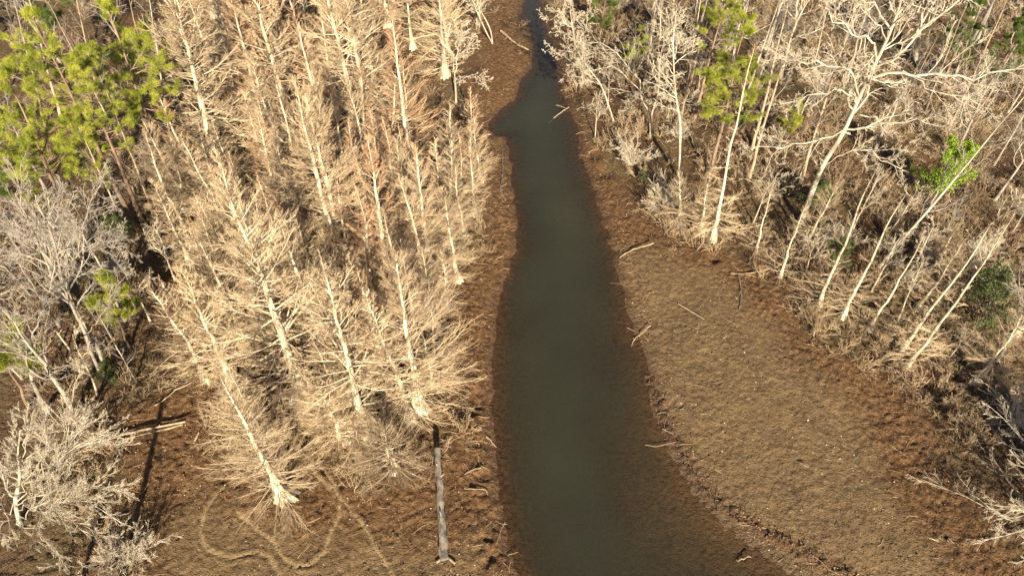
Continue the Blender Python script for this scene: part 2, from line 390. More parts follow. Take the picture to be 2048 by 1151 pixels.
# ------------------------------------------------------------ tree kinds: each returns (height, [(part, mesh, [(subpart, mesh)])])
def cypress(seed, H, rad, red=False, dense=1.0, bare=0.04, thick=1.0, gnarl=False, low=False):
    g = np.random.default_rng(seed)
    K = 15; zz = (np.linspace(0, 1, K) ** 1.25) * H
    P = np.zeros((K, 3)); P[:, 2] = zz
    P[:, :2] = np.cumsum(g.normal(size=(K, 2)) * (.10 if gnarl else .05) * np.array([0] + [1] * (K - 1))[:, None], 0)
    P[0, 2] = -0.25
    r = (0.0125 if gnarl else .0145) * H * thick * (1 - zz / H) ** .85 + .012
    tr = trunk_mesh('trunk', P, r, M['cy_bark'], 22, (4.4 if gnarl else 3.4) if dense > .7 else 1.9, 1.5 + .09 * H, seed, 9)
    n = int(H * (8.0 if gnarl else 10.5) * dense)
    tt = np.sort(g.random(n) ** (1.9 if low else 1.05)) * (1 - bare) + bare
    pz = tt * H
    px = np.interp(pz, zz, P[:, 0]); py = np.interp(pz, zz, P[:, 1])
    az = np.arange(n) * 2.39996 + g.normal(size=n) * .7
    prof = np.interp(tt, [0, .04, .12, .3, .6, .85, 1], [.5, .85, 1, .45, .25, .15, .08] if low else [.28, .62, 1, .94, .68, .34, .10])
    lobe = 1 + .28 * np.sin(az * 2 + tt * 7 + seed) * np.sin(tt * 11 + seed * 2)
    ln = rad * prof * lobe * g.uniform(.35, 1.25, n)
    el = np.radians(np.interp(tt, [0, .2, .6, 1], [-6, 8, 34, 62]) + g.normal(size=n) * 10)
    d = np.stack([np.cos(az) * np.cos(el), np.sin(az) * np.cos(el), np.sin(el)], -1)
    KB = 7; B = np.zeros((n, KB, 3)); B[:, 0] = np.stack([px, py, pz], -1)
    bend = g.uniform(-.04, .16, n)[:, None]
    for k in range(1, KB):
        d = norm(d + np.array([0, 0, 1.]) * bend * (1 if k > 1 else -1) + (.10 if gnarl else .055) * g.normal(size=d.shape))
        B[:, k] = B[:, k - 1] + d * (ln / (KB - 1))[:, None]
    B[:, :, 2] = np.maximum(B[:, :, 2], 0.12)
    br = (.008 + (.029 if gnarl else .012) * ln / rad * thick * (H / 14) ** .5)[:, None] * np.linspace(1.5, .5, KB)[None]
    TB = Tubes().add(B, floor_r(br, .009), 4 if gnarl else 3)
    TS = Tubes()
    if gnarl:
        A, ar = spawn(g, B, br, 5, .25, .95, 34, 10, .5, 6, .09, .05, .62, .4); TB.add(A, floor_r(ar, .011), 3)
        B, br = np.concatenate([B[:, 2:], A[:, 1:]]), np.concatenate([br[:, 2:], ar[:, 1:]])
        S, sr = spawn(g, B, br, 7, .1, .95, 30, 9, .5, 5, .07, .045, .5, .55, flat=.3)
    else:
        S, sr = spawn(g, B, br, 12, .25, .97, 27, 8, .46, 5, .055, .045, .55, .55, flat=.4)
    TS.add(S, floor_r(sr, .0054), 3)
    U, ur = spawn(g, S, sr, 5, .12, .95, 26, 9, .55, 3, .06, .05, .75, .6, flat=.3)
    TS.add(U, floor_r(ur, .0041), 3)
    mm = M['cy_red'] if red else M['cy_fine']
    return H, [('trunk', tr, []), ('branches', TB.mesh('branches', M['cy_twig']), [('twigs', TS.mesh('twigs', mm))])]

def hardwood(seed, H, spread=.5, bm='hw', crook=.2, fork=.35, thick=1.0, nl=9, dense=1.0, fine=5):
    g = np.random.default_rng(seed)
    K = 12; s = np.linspace(0, 1, K)
    P = np.zeros((K, 3)); P[:, 2] = s * H * .86
    P[:, :2] = np.cumsum(g.normal(size=(K, 2)) * .032 * H * crook * 2, 0) * s[:, None]
    P[:, :2] -= P[0, :2]; P[0, 2] = -.25
    r = .0135 * H * thick * (1 - s * .86) ** .9
    bk, tw = M[bm + '_bark'], M[bm + '_twig']
    tr = trunk_mesh('trunk', P, r, bk, 10, .5, .9, seed, 5)
    Lm, lr = spawn(g, P[None], r[None], nl, fork, .97, 40, 10, spread, 8, .21 * crook / .2, .10, .62, .28)
    B1, r1 = spawn(g, Lm, lr, 7, .2, 1, 42, 12, .52, 6, .20, .06, .6, .4)
    TB = Tubes().add(Lm, floor_r(lr, .012), 6).add(B1, floor_r(r1, .009), 4)
    B2, r2 = spawn(g, B1, r1, 6, .15, 1, 38, 12, .52, 4, .18, .05, .6, .5)
    B3, r3 = spawn(g, B2, r2, fine, .1, 1, 36, 12, .55, 3, .15, .05, .65, .6)
    TS = Tubes().add(B2, floor_r(r2, .0062), 3).add(B3, floor_r(r3, .0046), 3)
    return H, [('trunk', tr, []), ('branches', TB.mesh('branches', tw if thick < 1 else bk), [('twigs', TS.mesh('twigs', tw))])]

def pole(seed, H, bm='tan_bark', thick=1.0, top=.55, n=16, taper=.85):
    """tall slim forest trunk, bare below, light branches near the top"""
    g = np.random.default_rng(seed)
    K = 12; s = np.linspace(0, 1, K); P = np.zeros((K, 3)); P[:, 2] = s * H; P[0, 2] = -.25
    P[:, :2] = np.cumsum(g.normal(size=(K, 2)) * .05, 0); P[:, :2] -= P[0, :2]
    r = .0105 * H * thick * (1 - s * taper)
    tr = trunk_mesh('trunk', P, r, M[bm], 10, .4, .8, seed, 5)
    B, br = spawn(g, P[None], r[None], n, top * .6, .98, 55, 12, .26, 6, .16, .10, .35, .3)
    C, c = spawn(g, B, br, 7, .2, 1, 38, 12, .5, 4, .16, .05, .6, .5)
    D, d = spawn(g, C, c, 5, .1, 1, 36, 12, .5, 3, .15, .05, .6, .6)
    return H, [('trunk', tr, []), ('branches', Tubes().add(B, floor_r(br, .01), 4).mesh('branches', M['grey_twig']),
               [('twigs', Tubes().add(C, floor_r(c, .006), 3).add(D, floor_r(d, .0045), 3).mesh('twigs', M['grey_twig']))])]

def needle_tris(g, C, Dn, n, ln, w):
    """n needles in a brush round each tuft centre C along Dn"""
    Nt = len(C); v = norm(g.normal(size=(Nt, n, 3)) + Dn[:, None] * .75 + np.array([0, 0, .35]))
    a = norm(np.cross(v, g.normal(size=v.shape)))
    l = ln * g.uniform(.6, 1.15, (Nt, n, 1)); c = C[:, None] + g.normal(size=v.shape) * ln * .28
    tri = np.stack([c - a * w, c + a * w, c + v * l], 2).reshape(-1, 3)
    return tri, np.arange(len(tri)).reshape(-1, 3)
def pine(seed, H, crown=.5, nb=26, spread=.21, mn='needle', tuft=46, ln=.30):
    g = np.random.default_rng(seed)
    K = 12; s = np.linspace(0, 1, K); P = np.zeros((K, 3)); P[:, 2] = s * H; P[0, 2] = -.25
    P[:, :2] = np.cumsum(g.normal(size=(K, 2)) * .05, 0); P[:, :2] -= P[0, :2]
    r = .0125 * H * (1 - s * .88)
    tr = trunk_mesh('trunk', P, r, M['pine_bark'], 10, .35, .8, seed, 5)
    t = np.sort(1 - (1 - crown) * 0 - g.random(nb) ** .8 * crown); t[-3:] = [.96, .98, .995]
    az = np.arange(nb) * 2.4 + g.normal(size=nb) * .5
    ln_ = H * spread * np.interp((t - 1 + crown) / crown, [0, .25, .6, 1], [.8, 1, .8, .22]) * g.uniform(.65, 1.15, nb)
    el = np.radians(np.interp((t - 1 + crown) / crown, [0, 1], [5, 50]) + g.normal(size=nb) * 8)
    d = np.stack([np.cos(az) * np.cos(el), np.sin(az) * np.cos(el), np.sin(el)], -1)
    B = np.zeros((nb, 6, 3)); B[:, 0] = np.stack([np.interp(t * H, P[:, 2], P[:, 0]), np.interp(t * H, P[:, 2], P[:, 1]), t * H], -1)
    for k in range(1, 6):
        d = norm(d + .16 * g.normal(size=d.shape) + [0, 0, .05]); B[:, k] = B[:, k - 1] + d * (ln_ / 5)[:, None]
    br = np.linspace(.055, .018, 6)[None].repeat(nb, 0) * (H / 18)
    C, c = spawn(g, B, br, 8, .3, 1, 40, 10, .40, 4, .14, .08, .55, .5, flat=.6)
    D, dd = spawn(g, C, c, 3, .35, 1, 36, 10, .5, 3, .12, .12, .6, .6)
    TB = Tubes().add(B, br, 5).add(C, floor_r(c, .009), 3).add(D, floor_r(dd, .007), 3)
    cen = np.concatenate([C[:, -1], C[:, -2], D[:, -1], B[:, -1]]); dr = np.concatenate([norm(C[:, -1] - C[:, -2]), norm(C[:, -1] - C[:, -2]), norm(D[:, -1] - D[:, -2]), norm(B[:, -1] - B[:, -2])])
    V, Fc = needle_tris(g, cen, dr, tuft, ln, .0105)
    me = mesh_from('needles', V, Fc, [M[mn]], smooth=False)
    return H, [('trunk', tr, []), ('branches', TB.mesh('branches', M['pine_bark']), [('needles', me)])]

def evergreen(seed, H, spread=.45, mn='holly', leaf=.075, per=6):
    g = np.random.default_rng(seed)
    K = 8; s = np.linspace(0, 1, K); P = np.zeros((K, 3)); P[:, 2] = s * H * .9; P[0, 2] = -.2
    P[:, :2] = np.cumsum(g.normal(size=(K, 2)) * .06, 0); P[:, :2] -= P[0, :2]
    r = .012 * H * (1 - s * .8)
    tr = trunk_mesh('trunk', P, r, M['grey_bark'], 8, .3, .6, seed, 5)
    B, b = spawn(g, P[None], r[None], 26, .12, .98, 58, 12, spread, 5, .14, .06, .4, .4)
    C, c = spawn(g, B, b, 7, .15, 1, 40, 12, .48, 4, .16, .04, .6, .5)
    D, d = spawn(g, C, c, 4, .1, 1, 40, 12, .5, 3, .16, .02, .6, .5)
    TB = Tubes().add(B, floor_r(b, .01), 4).add(C, floor_r(c, .006), 3).add(D, floor_r(d, .004), 3)
    base = np.concatenate([D[:, 1], D[:, 2], C[:, -1]])
    c0 = (base[:, None] + g.normal(size=(len(base), per, 3)) * .11).reshape(-1, 3)
    u = norm(g.normal(size=c0.shape)); v = norm(np.cross(u, g.normal(size=c0.shape)))
    l = leaf * g.uniform(.6, 1.2, (len(c0), 1))
    V = np.stack([c0 - u * l, c0 - v * l * .5, c0 + u * l, c0 + v * l * .5], 1).reshape(-1, 3)
    me = mesh_from('leaves', V, np.arange(len(V)).reshape(-1, 4), [M[mn]], smooth=False)
    return H, [('trunk', tr, []), ('branches', TB.mesh('branches', M['grey_twig']), [('leaves', me)])]

def bush(seed, H, stems=22, bm='hw', spread=34, fine=5):
    """many-stemmed bare shrub"""
    g = np.random.default_rng(seed)
    a = g.random(stems) * 6.28; e = np.radians(np.abs(g.normal(size=stems)) * spread + 6)
    d = np.stack([np.cos(a) * np.sin(e), np.sin(a) * np.sin(e), np.cos(e)], -1)
    B = np.zeros((stems, 7, 3)); B[:, 0] = d * [.12, .12, 0] + [0, 0, -.1]
    l = H * g.uniform(.6, 1.1, stems)
    for k in range(1, 7):
        d = norm(d + .17 * g.normal(size=d.shape) - [0, 0, .03]); B[:, k] = B[:, k - 1] + d * (l / 6)[:, None]
    b = (.005 * H * g.uniform(.5, 1.1, stems))[:, None] * np.linspace(1, .3, 7)[None]
    C, c = spawn(g, B, b, 9, .15, 1, 34, 9, .42, 5, .14, .02, .6, .5)
    D, dd = spawn(g, C, c, 6, .15, 1, 34, 10, .48, 4, .14, .02, .65, .5)
    E, ee = spawn(g, D, dd, fine, .1, 1, 32, 10, .5, 3, .12, .04, .65, .6)
    return H, [('stems', Tubes().add(B, floor_r(b, .01), 6).mesh('stems', M[bm + '_bark']), []),
               ('branches', Tubes().add(C, floor_r(c, .008), 3).mesh('branches', M[bm + '_twig']),
                [('twigs', Tubes().add(D, floor_r(dd, .0055), 3).add(E, floor_r(ee, .0045), 3).mesh('twigs', M[bm + '_twig']))])]

KINDS = {
 'cyA': lambda: [cypress(1, 16, 4.3, thick=1.15, gnarl=True), cypress(2, 20, 4.6, thick=1.1, gnarl=True)],
 'cyM': lambda: [cypress(3, 12.5, 3.7, dense=1.15), cypress(4, 12, 3.0), cypress(5, 13, 3.3, dense=1.1)],
 'cyS': lambda: [cypress(6, 8, 2.3, thick=.85, dense=1.5), cypress(7, 9, 2.1, thick=.8, dense=1.4), cypress(8, 5, 1.7, thick=1.3, dense=1.9, bare=.03)],
 'cyR': lambda: [cypress(9, 12, 2.5, red=True), cypress(10, 16, 3.6, red=True, thick=1.05, dense=.85), cypress(12, 9, 1.8, red=True, dense=1.1, thick=.85)],
 'cyF': lambda: [cypress(16, 12.5, 3.1, dense=1.75, thick=1.05)],
 'cyB': lambda: [cypress(8, 5, 2.4, thick=1.3, dense=2.8, bare=.03)],
 'cyT': lambda: [cypress(13, 13, 2.5, dense=.55, bare=.05, low=True, thick=.6), cypress(14, 10, 2.3, dense=.6, bare=.05, low=True, thick=.62), cypress(15, 16, 2.6, dense=.42, bare=.06, low=True, thick=.5)],
 'hw': lambda: [hardwood(21, 14, .55), hardwood(22, 12, .6, nl=10), hardwood(23, 16, .45, crook=.24)],
 'hwS': lambda: [hardwood(24, 7, .5, thick=.75), hardwood(25, 8, .42, thick=.7, crook=.15), hardwood(26, 6, .6, thick=.8)],
 'gr': lambda: [hardwood(31, 13, .55, 'grey'), hardwood(32, 11, .6, 'grey', crook=.16), hardwood(33, 9, .5, 'grey', thick=.8)],
 'po': lambda: [pole(41, 20), pole(42, 18, thick=.8), pole(43, 15, thick=.7, top=.4)],
 'pg': lambda: [pole(44, 17, 'hw_bark', .75, .5), pole(45, 14, 'grey_bark', .8, .4)],
 'pi': lambda: [pine(51, 18, .5, 25, .21, tuft=42, ln=.28), pine(52, 20, .44, 23, .20, tuft=42, ln=.28), pine(53, 17, .55, 26, .22, tuft=42, ln=.28)],
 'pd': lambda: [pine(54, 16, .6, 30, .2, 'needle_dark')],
 'sn': lambda: [pole(46, 10, thick=1.9, top=.8, n=3, taper=.35)],
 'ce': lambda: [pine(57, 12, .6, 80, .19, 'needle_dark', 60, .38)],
 'ps': lambda: [pine(55, 7, .6, 16, .24, 'needle', 40, .26), pine(56, 6, .65, 14, .3, 'needle', 40, .26)],
 'ho': lambda: [evergreen(61, 6), evergreen(62, 4.5, .55)],
 'li': lambda: [evergreen(63, 6.5, .38, 'lime', .075, 8)],
 'bu': lambda: [bush(71, 3.2), bush(72, 2.8, 18)],
 'bb': lambda: [bush(73, 5.5, 38, 'hw', 48, 6), bush(74, 5, 28, 'hw', 44, 6)],
}
CACHE = {}
ROOTNAME = {'cy': ('cypress_tree', 'cypress tree'), 'hw': ('bare_tree', 'bare tree'), 'gr': ('bare_tree', 'bare tree'), 'po': ('forest_tree', 'tall tree'), 'pg': ('forest_tree', 'tall tree'), 'sn': ('dead_tree', 'dead tree'), 'ce': ('conifer', 'conifer'),
            'pi': ('pine_tree', 'pine tree'), 'pd': ('pine_tree', 'pine tree'), 'ps': ('young_pine', 'pine tree'), 'ho': ('evergreen_shrub', 'evergreen shrub'), 'li': ('leafy_tree', 'leafy tree'),
            'bu': ('bare_shrub', 'shrub'), 'bb': ('bare_shrub', 'shrub')}
GROUP = {'cy': 'bald cypresses on the left bank and right shore', 'hw': 'pale bare hardwoods', 'gr': 'grey bare hardwoods', 'po': 'tall slim forest trunks', 'pg': 'tall slim forest trunks',
         'pi': 'tall pines', 'pd': 'tall pines', 'ps': 'young pines', 'ho': 'evergreen shrubs', 'bu': 'bare shrubs', 'bb': 'bare shrubs'}
TREES = []
def plant(kind, base, axis, label, rot=None, fat=1.0):
    """copies a prototype tree (or makes it the first time) with its foot at base, its length and lean given by axis"""
    if kind not in CACHE: CACHE[kind] = KINDS[kind]()
    Ln = float(np.linalg.norm(axis))
    protos = CACHE[kind]
    order = sorted(range(len(protos)), key=lambda i: abs(math.log(protos[i][0] / Ln)) + random.random() * .35)
    H, parts = protos[order[0]]
    nm, cat = ROOTNAME[kind[:2]]
    o = bpy.data.objects.new(nm, None); o.empty_display_size = .5; col.objects.link(o)
    o.location = base
    q = Vector((0, 0, 1)).rotation_difference(Vector(axis))
    o.rotation_mode = 'QUATERNION'
    o.rotation_quaternion = q @ Quaternion((0, 0, 1), rot if rot is not None else random.random() * 6.28)
    s = Ln / H; o.scale = (s * fat, s * fat, s)
    for pn, me, subs in parts:
        c = link(pn, me, o)
        for sn, sm in subs: link(sn, sm, c)
    tag(o, label, cat, GROUP.get(kind[:2]))
    TREES.append((base[0], base[1], label, kind))
    return o
def tree(kind, bx, by, tx, ty, label, fat=1.0):
    b = on_ground(bx, by); t = at_plane(tx, ty, b[1])
    return plant(kind, b, t - b, label, fat=fat)
# ------------------------------------------------------------ ground sheet and creek water
def axis_pts(a, b, step, grow_to, g0=1.06):
    return np.arange(a, b, step)
def spaced(lo, hi, near_lo, near_hi, step, far):
    mid = list(np.arange(near_lo, near_hi, step)); up = []; dn = []
    v, s = mid[-1], step
    while v < hi: s = min(s * 1.05, far if v < 95 else 60); v += s; up.append(v)
    v, s = mid[0], step
    while v > lo: s = min(s * 1.05, far if v > -95 else 60); v -= s; dn.append(v)
    return np.array(dn[::-1] + mid + up)
gx = spaced(-700, 700, -30, 32, .135, .5)
gy = spaced(-300, 900, 15, 50, .135, .5)
X, Y = np.meshgrid(gx, gy)
Z, DW, LIT, SILT, WR, TR = ground(X.ravel(), Y.ravel())
near = (np.abs(X.ravel()) < 100) & (Y.ravel() > 0) & (Y.ravel() < 125)
nx_, ny_ = len(gx), len(gy)
idx = np.arange(nx_ * ny_).reshape(ny_, nx_)
Fc = np.stack([idx[:-1, :-1], idx[:-1, 1:], idx[1:, 1:], idx[1:, :-1]], -1).reshape(-1, 4)
me = mesh_from('ground', np.stack([X.ravel(), Y.ravel(), Z], -1), Fc, [M['ground']])
for nme, arr in (('silt', SILT), ('litter', LIT), ('wrack', WR), ('track', TR * .95), ('wet', np.exp(-((DW - .1) / .45) ** 2))):
    a_ = me.attributes.new(nme, 'FLOAT', 'POINT'); a_.data.foreach_set('value', arr.astype(np.float32))
tag(link('ground', me), 'mudflats and leaf strewn forest floor either side of the creek', kind='structure')
wx = np.arange(-14, 45, .3); wy = np.arange(2, 150, .3)
X, Y = np.meshgrid(wx, wy); z0, dw0 = ground(X.ravel(), Y.ravel(), False)[:2]
keep = (sdist(X.ravel(), Y.ravel(), WATER) < 1.6).reshape(X.shape)
idx = np.arange(X.size).reshape(X.shape)
ok = keep[:-1, :-1] & keep[:-1, 1:] & keep[1:, 1:] & keep[1:, :-1]
Fc = np.stack([idx[:-1, :-1], idx[:-1, 1:], idx[1:, 1:], idx[1:, :-1]], -1)[ok]
used, inv = np.unique(Fc, return_inverse=True)
me = mesh_from('water', np.stack([X.ravel(), Y.ravel(), 0 * X.ravel()], -1)[used], inv.reshape(-1, 4), [M['water']])
murk = 1 - np.exp(-np.maximum(-z0, 0) * 3.2)
a_ = me.attributes.new('murk', 'FLOAT', 'POINT'); a_.data.foreach_set('value', murk[used].astype(np.float32))
tag(link('creek_water', me), 'dark green murky creek water', kind='structure')

# ------------------------------------------------------------ trees read from the photograph: kind, foot pixel, top pixel, label
T_ = [
 # left bank, the near cypresses
 ('cyA', 735, 862, 638, 525, 'broad pale cypress with thick white trunk and fluted foot, biggest near the log'),
 ('cyA', 606, 790, 425, 328, 'tall pale cypress with long crooked white trunk left of the broad near cypress'),
 ('cyF', 572, 992, 442, 757, 'bushy cypress standing alone at the front of the mudflat on a wide fluted foot'),
 ('cyB', 787, 940, 762, 835, 'very small bushy cypress in front of the broad pale cypress, beside the long log'),
 ('cyM', 840, 818, 785, 505, 'slender cypress with flared foot on the bank edge above the long log'),
 ('cyS', 822, 840, 757, 585, 'thin cypress just in front of the slender bank edge cypress'),
 ('cyS', 415, 757, 316, 560, 'leftmost of the four small fluted cypresses at the head of the mud clearing'),
 ('cyS', 432, 730, 331, 545, 'small cypress second from the left at the head of the mud clearing'),
 ('cyS', 458, 752, 353, 530, 'small cypress third from the left at the head of the mud clearing'),
 ('cyM', 483, 686, 384, 455, 'paired slim cypress behind the four small ones, left trunk of the pair'),
 ('cyM', 497, 698, 396, 470, 'paired slim cypress behind the four small ones, right trunk of the pair'),
 ('cyM', 650, 702, 556, 420, 'slim cypress between the two white trunked near cypresses, set back'),
 ('cyM', 690, 562, 584, 165, 'long straight cypress trunk in the middle of the grove, left of a close pair'),
 ('cyM', 698, 550, 612, 172, 'long straight cypress trunk in the middle of the grove, right of a close pair'),
 ('cyS', 700, 500, 654, 290, 'short slim cypress behind the close pair in the middle of the grove'),
 ('cyR', 757, 642, 698, 372, 'reddish cypress with thin stem right of the grove centre'),
 ('cyR', 784, 612, 727, 270, 'reddish feathery cypress with dark narrow crown right of the grove centre'),
 ('cyS', 745, 652, 711, 472, 'short stem cypress standing against the reddish feathery cypress'),
 ('cyR', 795, 472, 756, 238, 'brick red sapling cypress below the big reddish crowned cypress'),
 ('cyS', 828, 502, 796, 285, 'thin pale sapling right of the brick red sapling cypress'),
 ('cyM', 864, 562, 830, 292, 'white stemmed cypress with kinked lower trunk near the red mud bank'),
 ('cyR', 822, 352, 784, 25, 'big spreading reddish crowned cypress with white trunk at the back of the grove'),
 ('cyS', 962, 362, 953, 235, 'last small cypress at the creek bend, nearest the water'),
 ('cyS', 946, 372, 939, 240, 'small cypress immediately left of the one nearest the creek bend'),
 ('cyR', 925, 402, 917, 262, 'rusty sapling third from the water at the creek bend'),
 ('cyS', 905, 405, 891, 246, 'pale sapling fourth from the water at the creek bend'),
 ('cyS', 880, 432, 868, 268, 'pale sapling fifth from the water at the creek bend'),
 ('cyS', 930, 470, 915, 330, 'low bushy cypress whose twigs overhang the red mud below the creek bend'),
 ('cyS', 900, 520, 880, 372, 'low bushy cypress on the mud edge beside the white stemmed kinked cypress'),
 ('cyA', 727, 287, 640, -110, 'giant cypress with thick olive grey trunk rising past the top of the picture'),
 ('cyA', 742, 280, 662, -100, 'partner trunk leaning beside the giant olive grey cypress'),
 ('cyA', 582, 263, 486, -90, 'tall straight cypress leaving the frame above, left of the giant one'),
 ('cyM', 890, 152, 872, -90, 'dark trunked cypress at the back by the small forked white tree'),
 ('cyR', 650, 272, 583, 12, 'reddish cypress between the two tall trunks that leave the frame'),
 ('cyM', 674, 226, 640, 5, 'thin cypress directly behind the giant cypress'),
 ('cyM', 571, 332, 504, 112, 'greyish cypress in front of the tall straight one that leaves the frame'),
 ('cyS', 562, 385, 513, 190, 'short rusty cypress below the greyish cypress'),
 ('cyA', 432, 332, 318, -60, 'tall double stemmed cypress beside the pines, left stem'),
 ('cyA', 441, 330, 330, -58, 'tall double stemmed cypress beside the pines, right stem'),
 ('cyR', 530, 252, 448, -30, 'red brown cypress right of the double stemmed cypress'),
 ('cyM', 478, 190, 420, -30, 'feathery cypress at the back behind the double stemmed cypress'),
 ('cyM', 560, 640, 470, 395, 'pale feathery cypress in the shade of the tall crooked white trunk'),
 ('cyM', 520, 560, 430, 340, 'dense pale cypress between the leaning pole and the tall crooked trunk'),
 ('cyS', 470, 545, 395, 380, 'fluffy low cypress beside the slanting fallen pole'),
 ('cyM', 610, 470, 545, 250, 'pale feathery cypress left of the long straight pair'),
 ('cyR', 700, 400, 655, 190, 'rusty cypress in front of the giant olive grey trunk'),
 ('cyR', 745, 445, 705, 235, 'rusty cypress left of the brick red sapling'),
 ('cyM', 640, 610, 590, 420, 'bushy cypress filling the gap behind the broad pale cypress'),
 ('cyM', 835, 690, 805, 480, 'leaning feathery cypress on the mud edge above the slender bank cypress'),
 ('cyS', 870, 720, 858, 590, 'small feathery cypress at the mud edge under the flared white foot'),
 ('cyS', 868, 770, 862, 665, 'small bushy cypress whose twigs reach the black root hole by the water'),
 ('cyM', 700, 760, 660, 560, 'bushy cypress directly behind the broad pale cypress'),
 ('cyB', 640, 860, 612, 780, 'low cypress fan between the lone front cypress and the broad one'),
 ('cyS', 530, 880, 470, 740, 'low cypress close behind the lone front cypress'),
 ('cyM', 950, 430, 938, 285, 'feathery cypress spilling over the red bank under the creek bend'),
 ('cyM', 915, 560, 893, 395, 'wide feathery cypress reaching furthest over the red mud'),
 ('cyS', 893, 620, 876, 500, 'small feathery cypress below the one reaching furthest over the red mud'),
 ('cyM', 870, 660, 845, 495, 'pale leaning cypress on the mud edge under the flared white foot'),
 ('cyB', 690, 880, 655, 770, 'low fan of cypress branches at the left of the broad pale cypress foot'),
 ('cyT', 1425, 482, 1512, 95, 'slim tall cypress on the right shore with a long bare leaning top'),
 ('cyS', 1362, 452, 1366, 350, 'small cypress at the water side of the right shore'),
 ('cyS', 1400, 470, 1420, 330, 'bushy low cypress at the foot of the slim tall one on the right shore'),
 ('cyT', 1508, 507, 1550, 360, 'thin small cypress between the slim tall one and the right mudflat'),
 ('cyT', 1556, 554, 1618, 395, 'thin cypress leaning over the top edge of the right mudflat'),
 ('cyT', 1636, 616, 1768, 340, 'straight cypress with flared foot, leftmost of three leaning right beside the mudflat'),
 ('cyT', 1685, 637, 1826, 385, 'straight cypress with flared foot, middle of three leaning right beside the mudflat'),
 ('cyT', 1812, 735, 2030, 425, 'large cypress with white buttressed foot, rightmost of three leaning right beside the mudflat'),
 ('cyT', 1800, 700, 1975, 450, 'second thinner stem rising just behind the large white buttressed cypress'),
 ('cyT', 1740, 660, 1850, 470, 'greyish cypress between the middle and the large leaning cypresses'),
 # left side pines and poles
 ('pi', 271, 456, 70, 35, 'tall pine with broad yellow green crown at the upper left corner'),
 ('pi', 345, 370, 215, 22, 'tall pine with layered crown nearest the cypress grove'),
 ('pi', 286, 445, 150, 120, 'pine with brown trunk standing between the other two tall pines'),
 ('pi', 165, 500, 20, 150, 'dense green pine against the left edge of the picture'),
 ('pi', 250, 455, 165, 265, 'lower pine with wide flat green crown in front of the tall pines'),
 ('pd', 95, 470, -50, 230, 'dark shaded pine at the left edge'),
 ('pi', 330, 270, 250, -20, 'pine at the back between the tall pines and the pale pole'),
 ('po', 314, 445, 190, 130, 'slim pale trunk rising through the pines from the dark gap'),
 ('pg', 352, 353, 300, -20, 'pale straight pole tree on the right edge of the pines'),
 ('po', 255, 470, 130, 210, 'light slanting trunk left of the brown pine trunks'),
 ('po', 90, 250, 5, -60, 'pale trunk in the extreme upper left corner'),
 ('po', 120, 230, 40, -70, 'second pale trunk close to the upper left corner'),
 ('po', 200, 215, 135, -60, 'slim brown trunk hidden behind the upper left pine crown'),
 ('ps', 262, 700, 205, 560, 'young green pine among grey branches left of the mud clearing'),
 ('ps', 60, 815, -10, 650, 'young green pine touching the left edge half way down'),
 ('ho', 250, 490, 225, 430, 'dark green shrub below the pine trunks'),
 ('ho', 225, 765, 205, 725, 'small dark evergreen in the brush left of the clearing'),
 # right side
 ('po', 1362, 240, 1404, -60, 'tan pole tree at the left of the right hand pine crowns'),
 ('pi', 1388, 240, 1460, -30, 'pine with green crown over the right forest, nearest the creek'),
 ('pi', 1420, 352, 1488, 45, 'pine with a long bare tan trunk behind the slim tall shore cypress'),
 ('po', 1498, 355, 1612, -30, 'tall bare tan trunk right of the green pine crowns'),
 ('po', 1600, 368, 1712, 5, 'thin straight tan trunk left of the great white tree'),
 ('po', 1850, 225, 1945, -10, 'thick brown trunk under the dark pines at upper right'),
 ('po', 1803, 215, 1880, 70, 'brown leaning trunk right of the great white tree'),
 ('pg', 1758, 535, 2070, 170, 'long pale pole tree leaning strongly to the right edge'),
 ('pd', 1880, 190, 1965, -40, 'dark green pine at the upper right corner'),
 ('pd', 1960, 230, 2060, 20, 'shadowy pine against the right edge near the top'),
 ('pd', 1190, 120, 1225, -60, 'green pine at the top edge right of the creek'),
 ('ps', 1255, 150, 1285, 60, 'young pale green pine behind the forked white tree'),
 ('ps', 1410, 260, 1440, 185, 'young pine low among the trunks of the right forest'),
 ('ps', 1560, 290, 1600, 205, 'soft green young pine left of the great white trunk'),
 ('ho', 1625, 430, 1655, 365, 'dark green shrub at the foot of the great white tree'),
 ('ho', 1665, 530, 1690, 478, 'small bright evergreen beside the leaning cypresses'),
 ('ho', 1960, 650, 2005, 535, 'broad dull green shrub near the right edge'),
 ('li', 1858, 420, 1925, 270, 'lime green leafy tree beside the leaning pole'),
 ('ho', 1283, 365, 1288, 342, 'tiny green shrub on the right bank'),
 ('ho', 1476, 260, 1490, 225, 'small evergreen between tan trunks in the right forest'),
 ('hw', 1460, 170, 1490, -120, 'pale crooked tree at the top edge right of the green pines'),
 ('hw', 1300, 100, 1318, -130, 'white bare tree at the top edge right of the creek'),
 ('hw', 1560, 160, 1620, -100, 'pale bare tree at the top edge left of the great white tree'),
 ('gr', 1900, 330, 2010, 100, 'grey spreading tree in shade right of the great white tree'),
 ('gr', 1990, 400, 2130, 200, 'grey bare tree cut by the right edge'),
 ('gr', 1830, 120, 1880, -140, 'grey bare tree at the top edge near the right corner'),
 ('hwS', 1770, 480, 1850, 350, 'small crooked white tree below the lime leafy tree'),
 ('hwS', 1900, 600, 2010, 460, 'small pale bare tree right of the thin leaning cypresses'),
 ('gr', 1995, 720, 2120, 520, 'grey bare tree behind the large buttressed cypress, by the right edge'),
 ('hwS', 1215, 215, 1225, 90, 'twiggy tree on the outer bank leaning over the creek'),
 ('hwS', 1165, 165, 1160, 40, 'fine twigged tree overhanging the upper creek'),
 ('hwS', 1150, 100, 1140, -20, 'twiggy tree where the creek meets the top edge'),
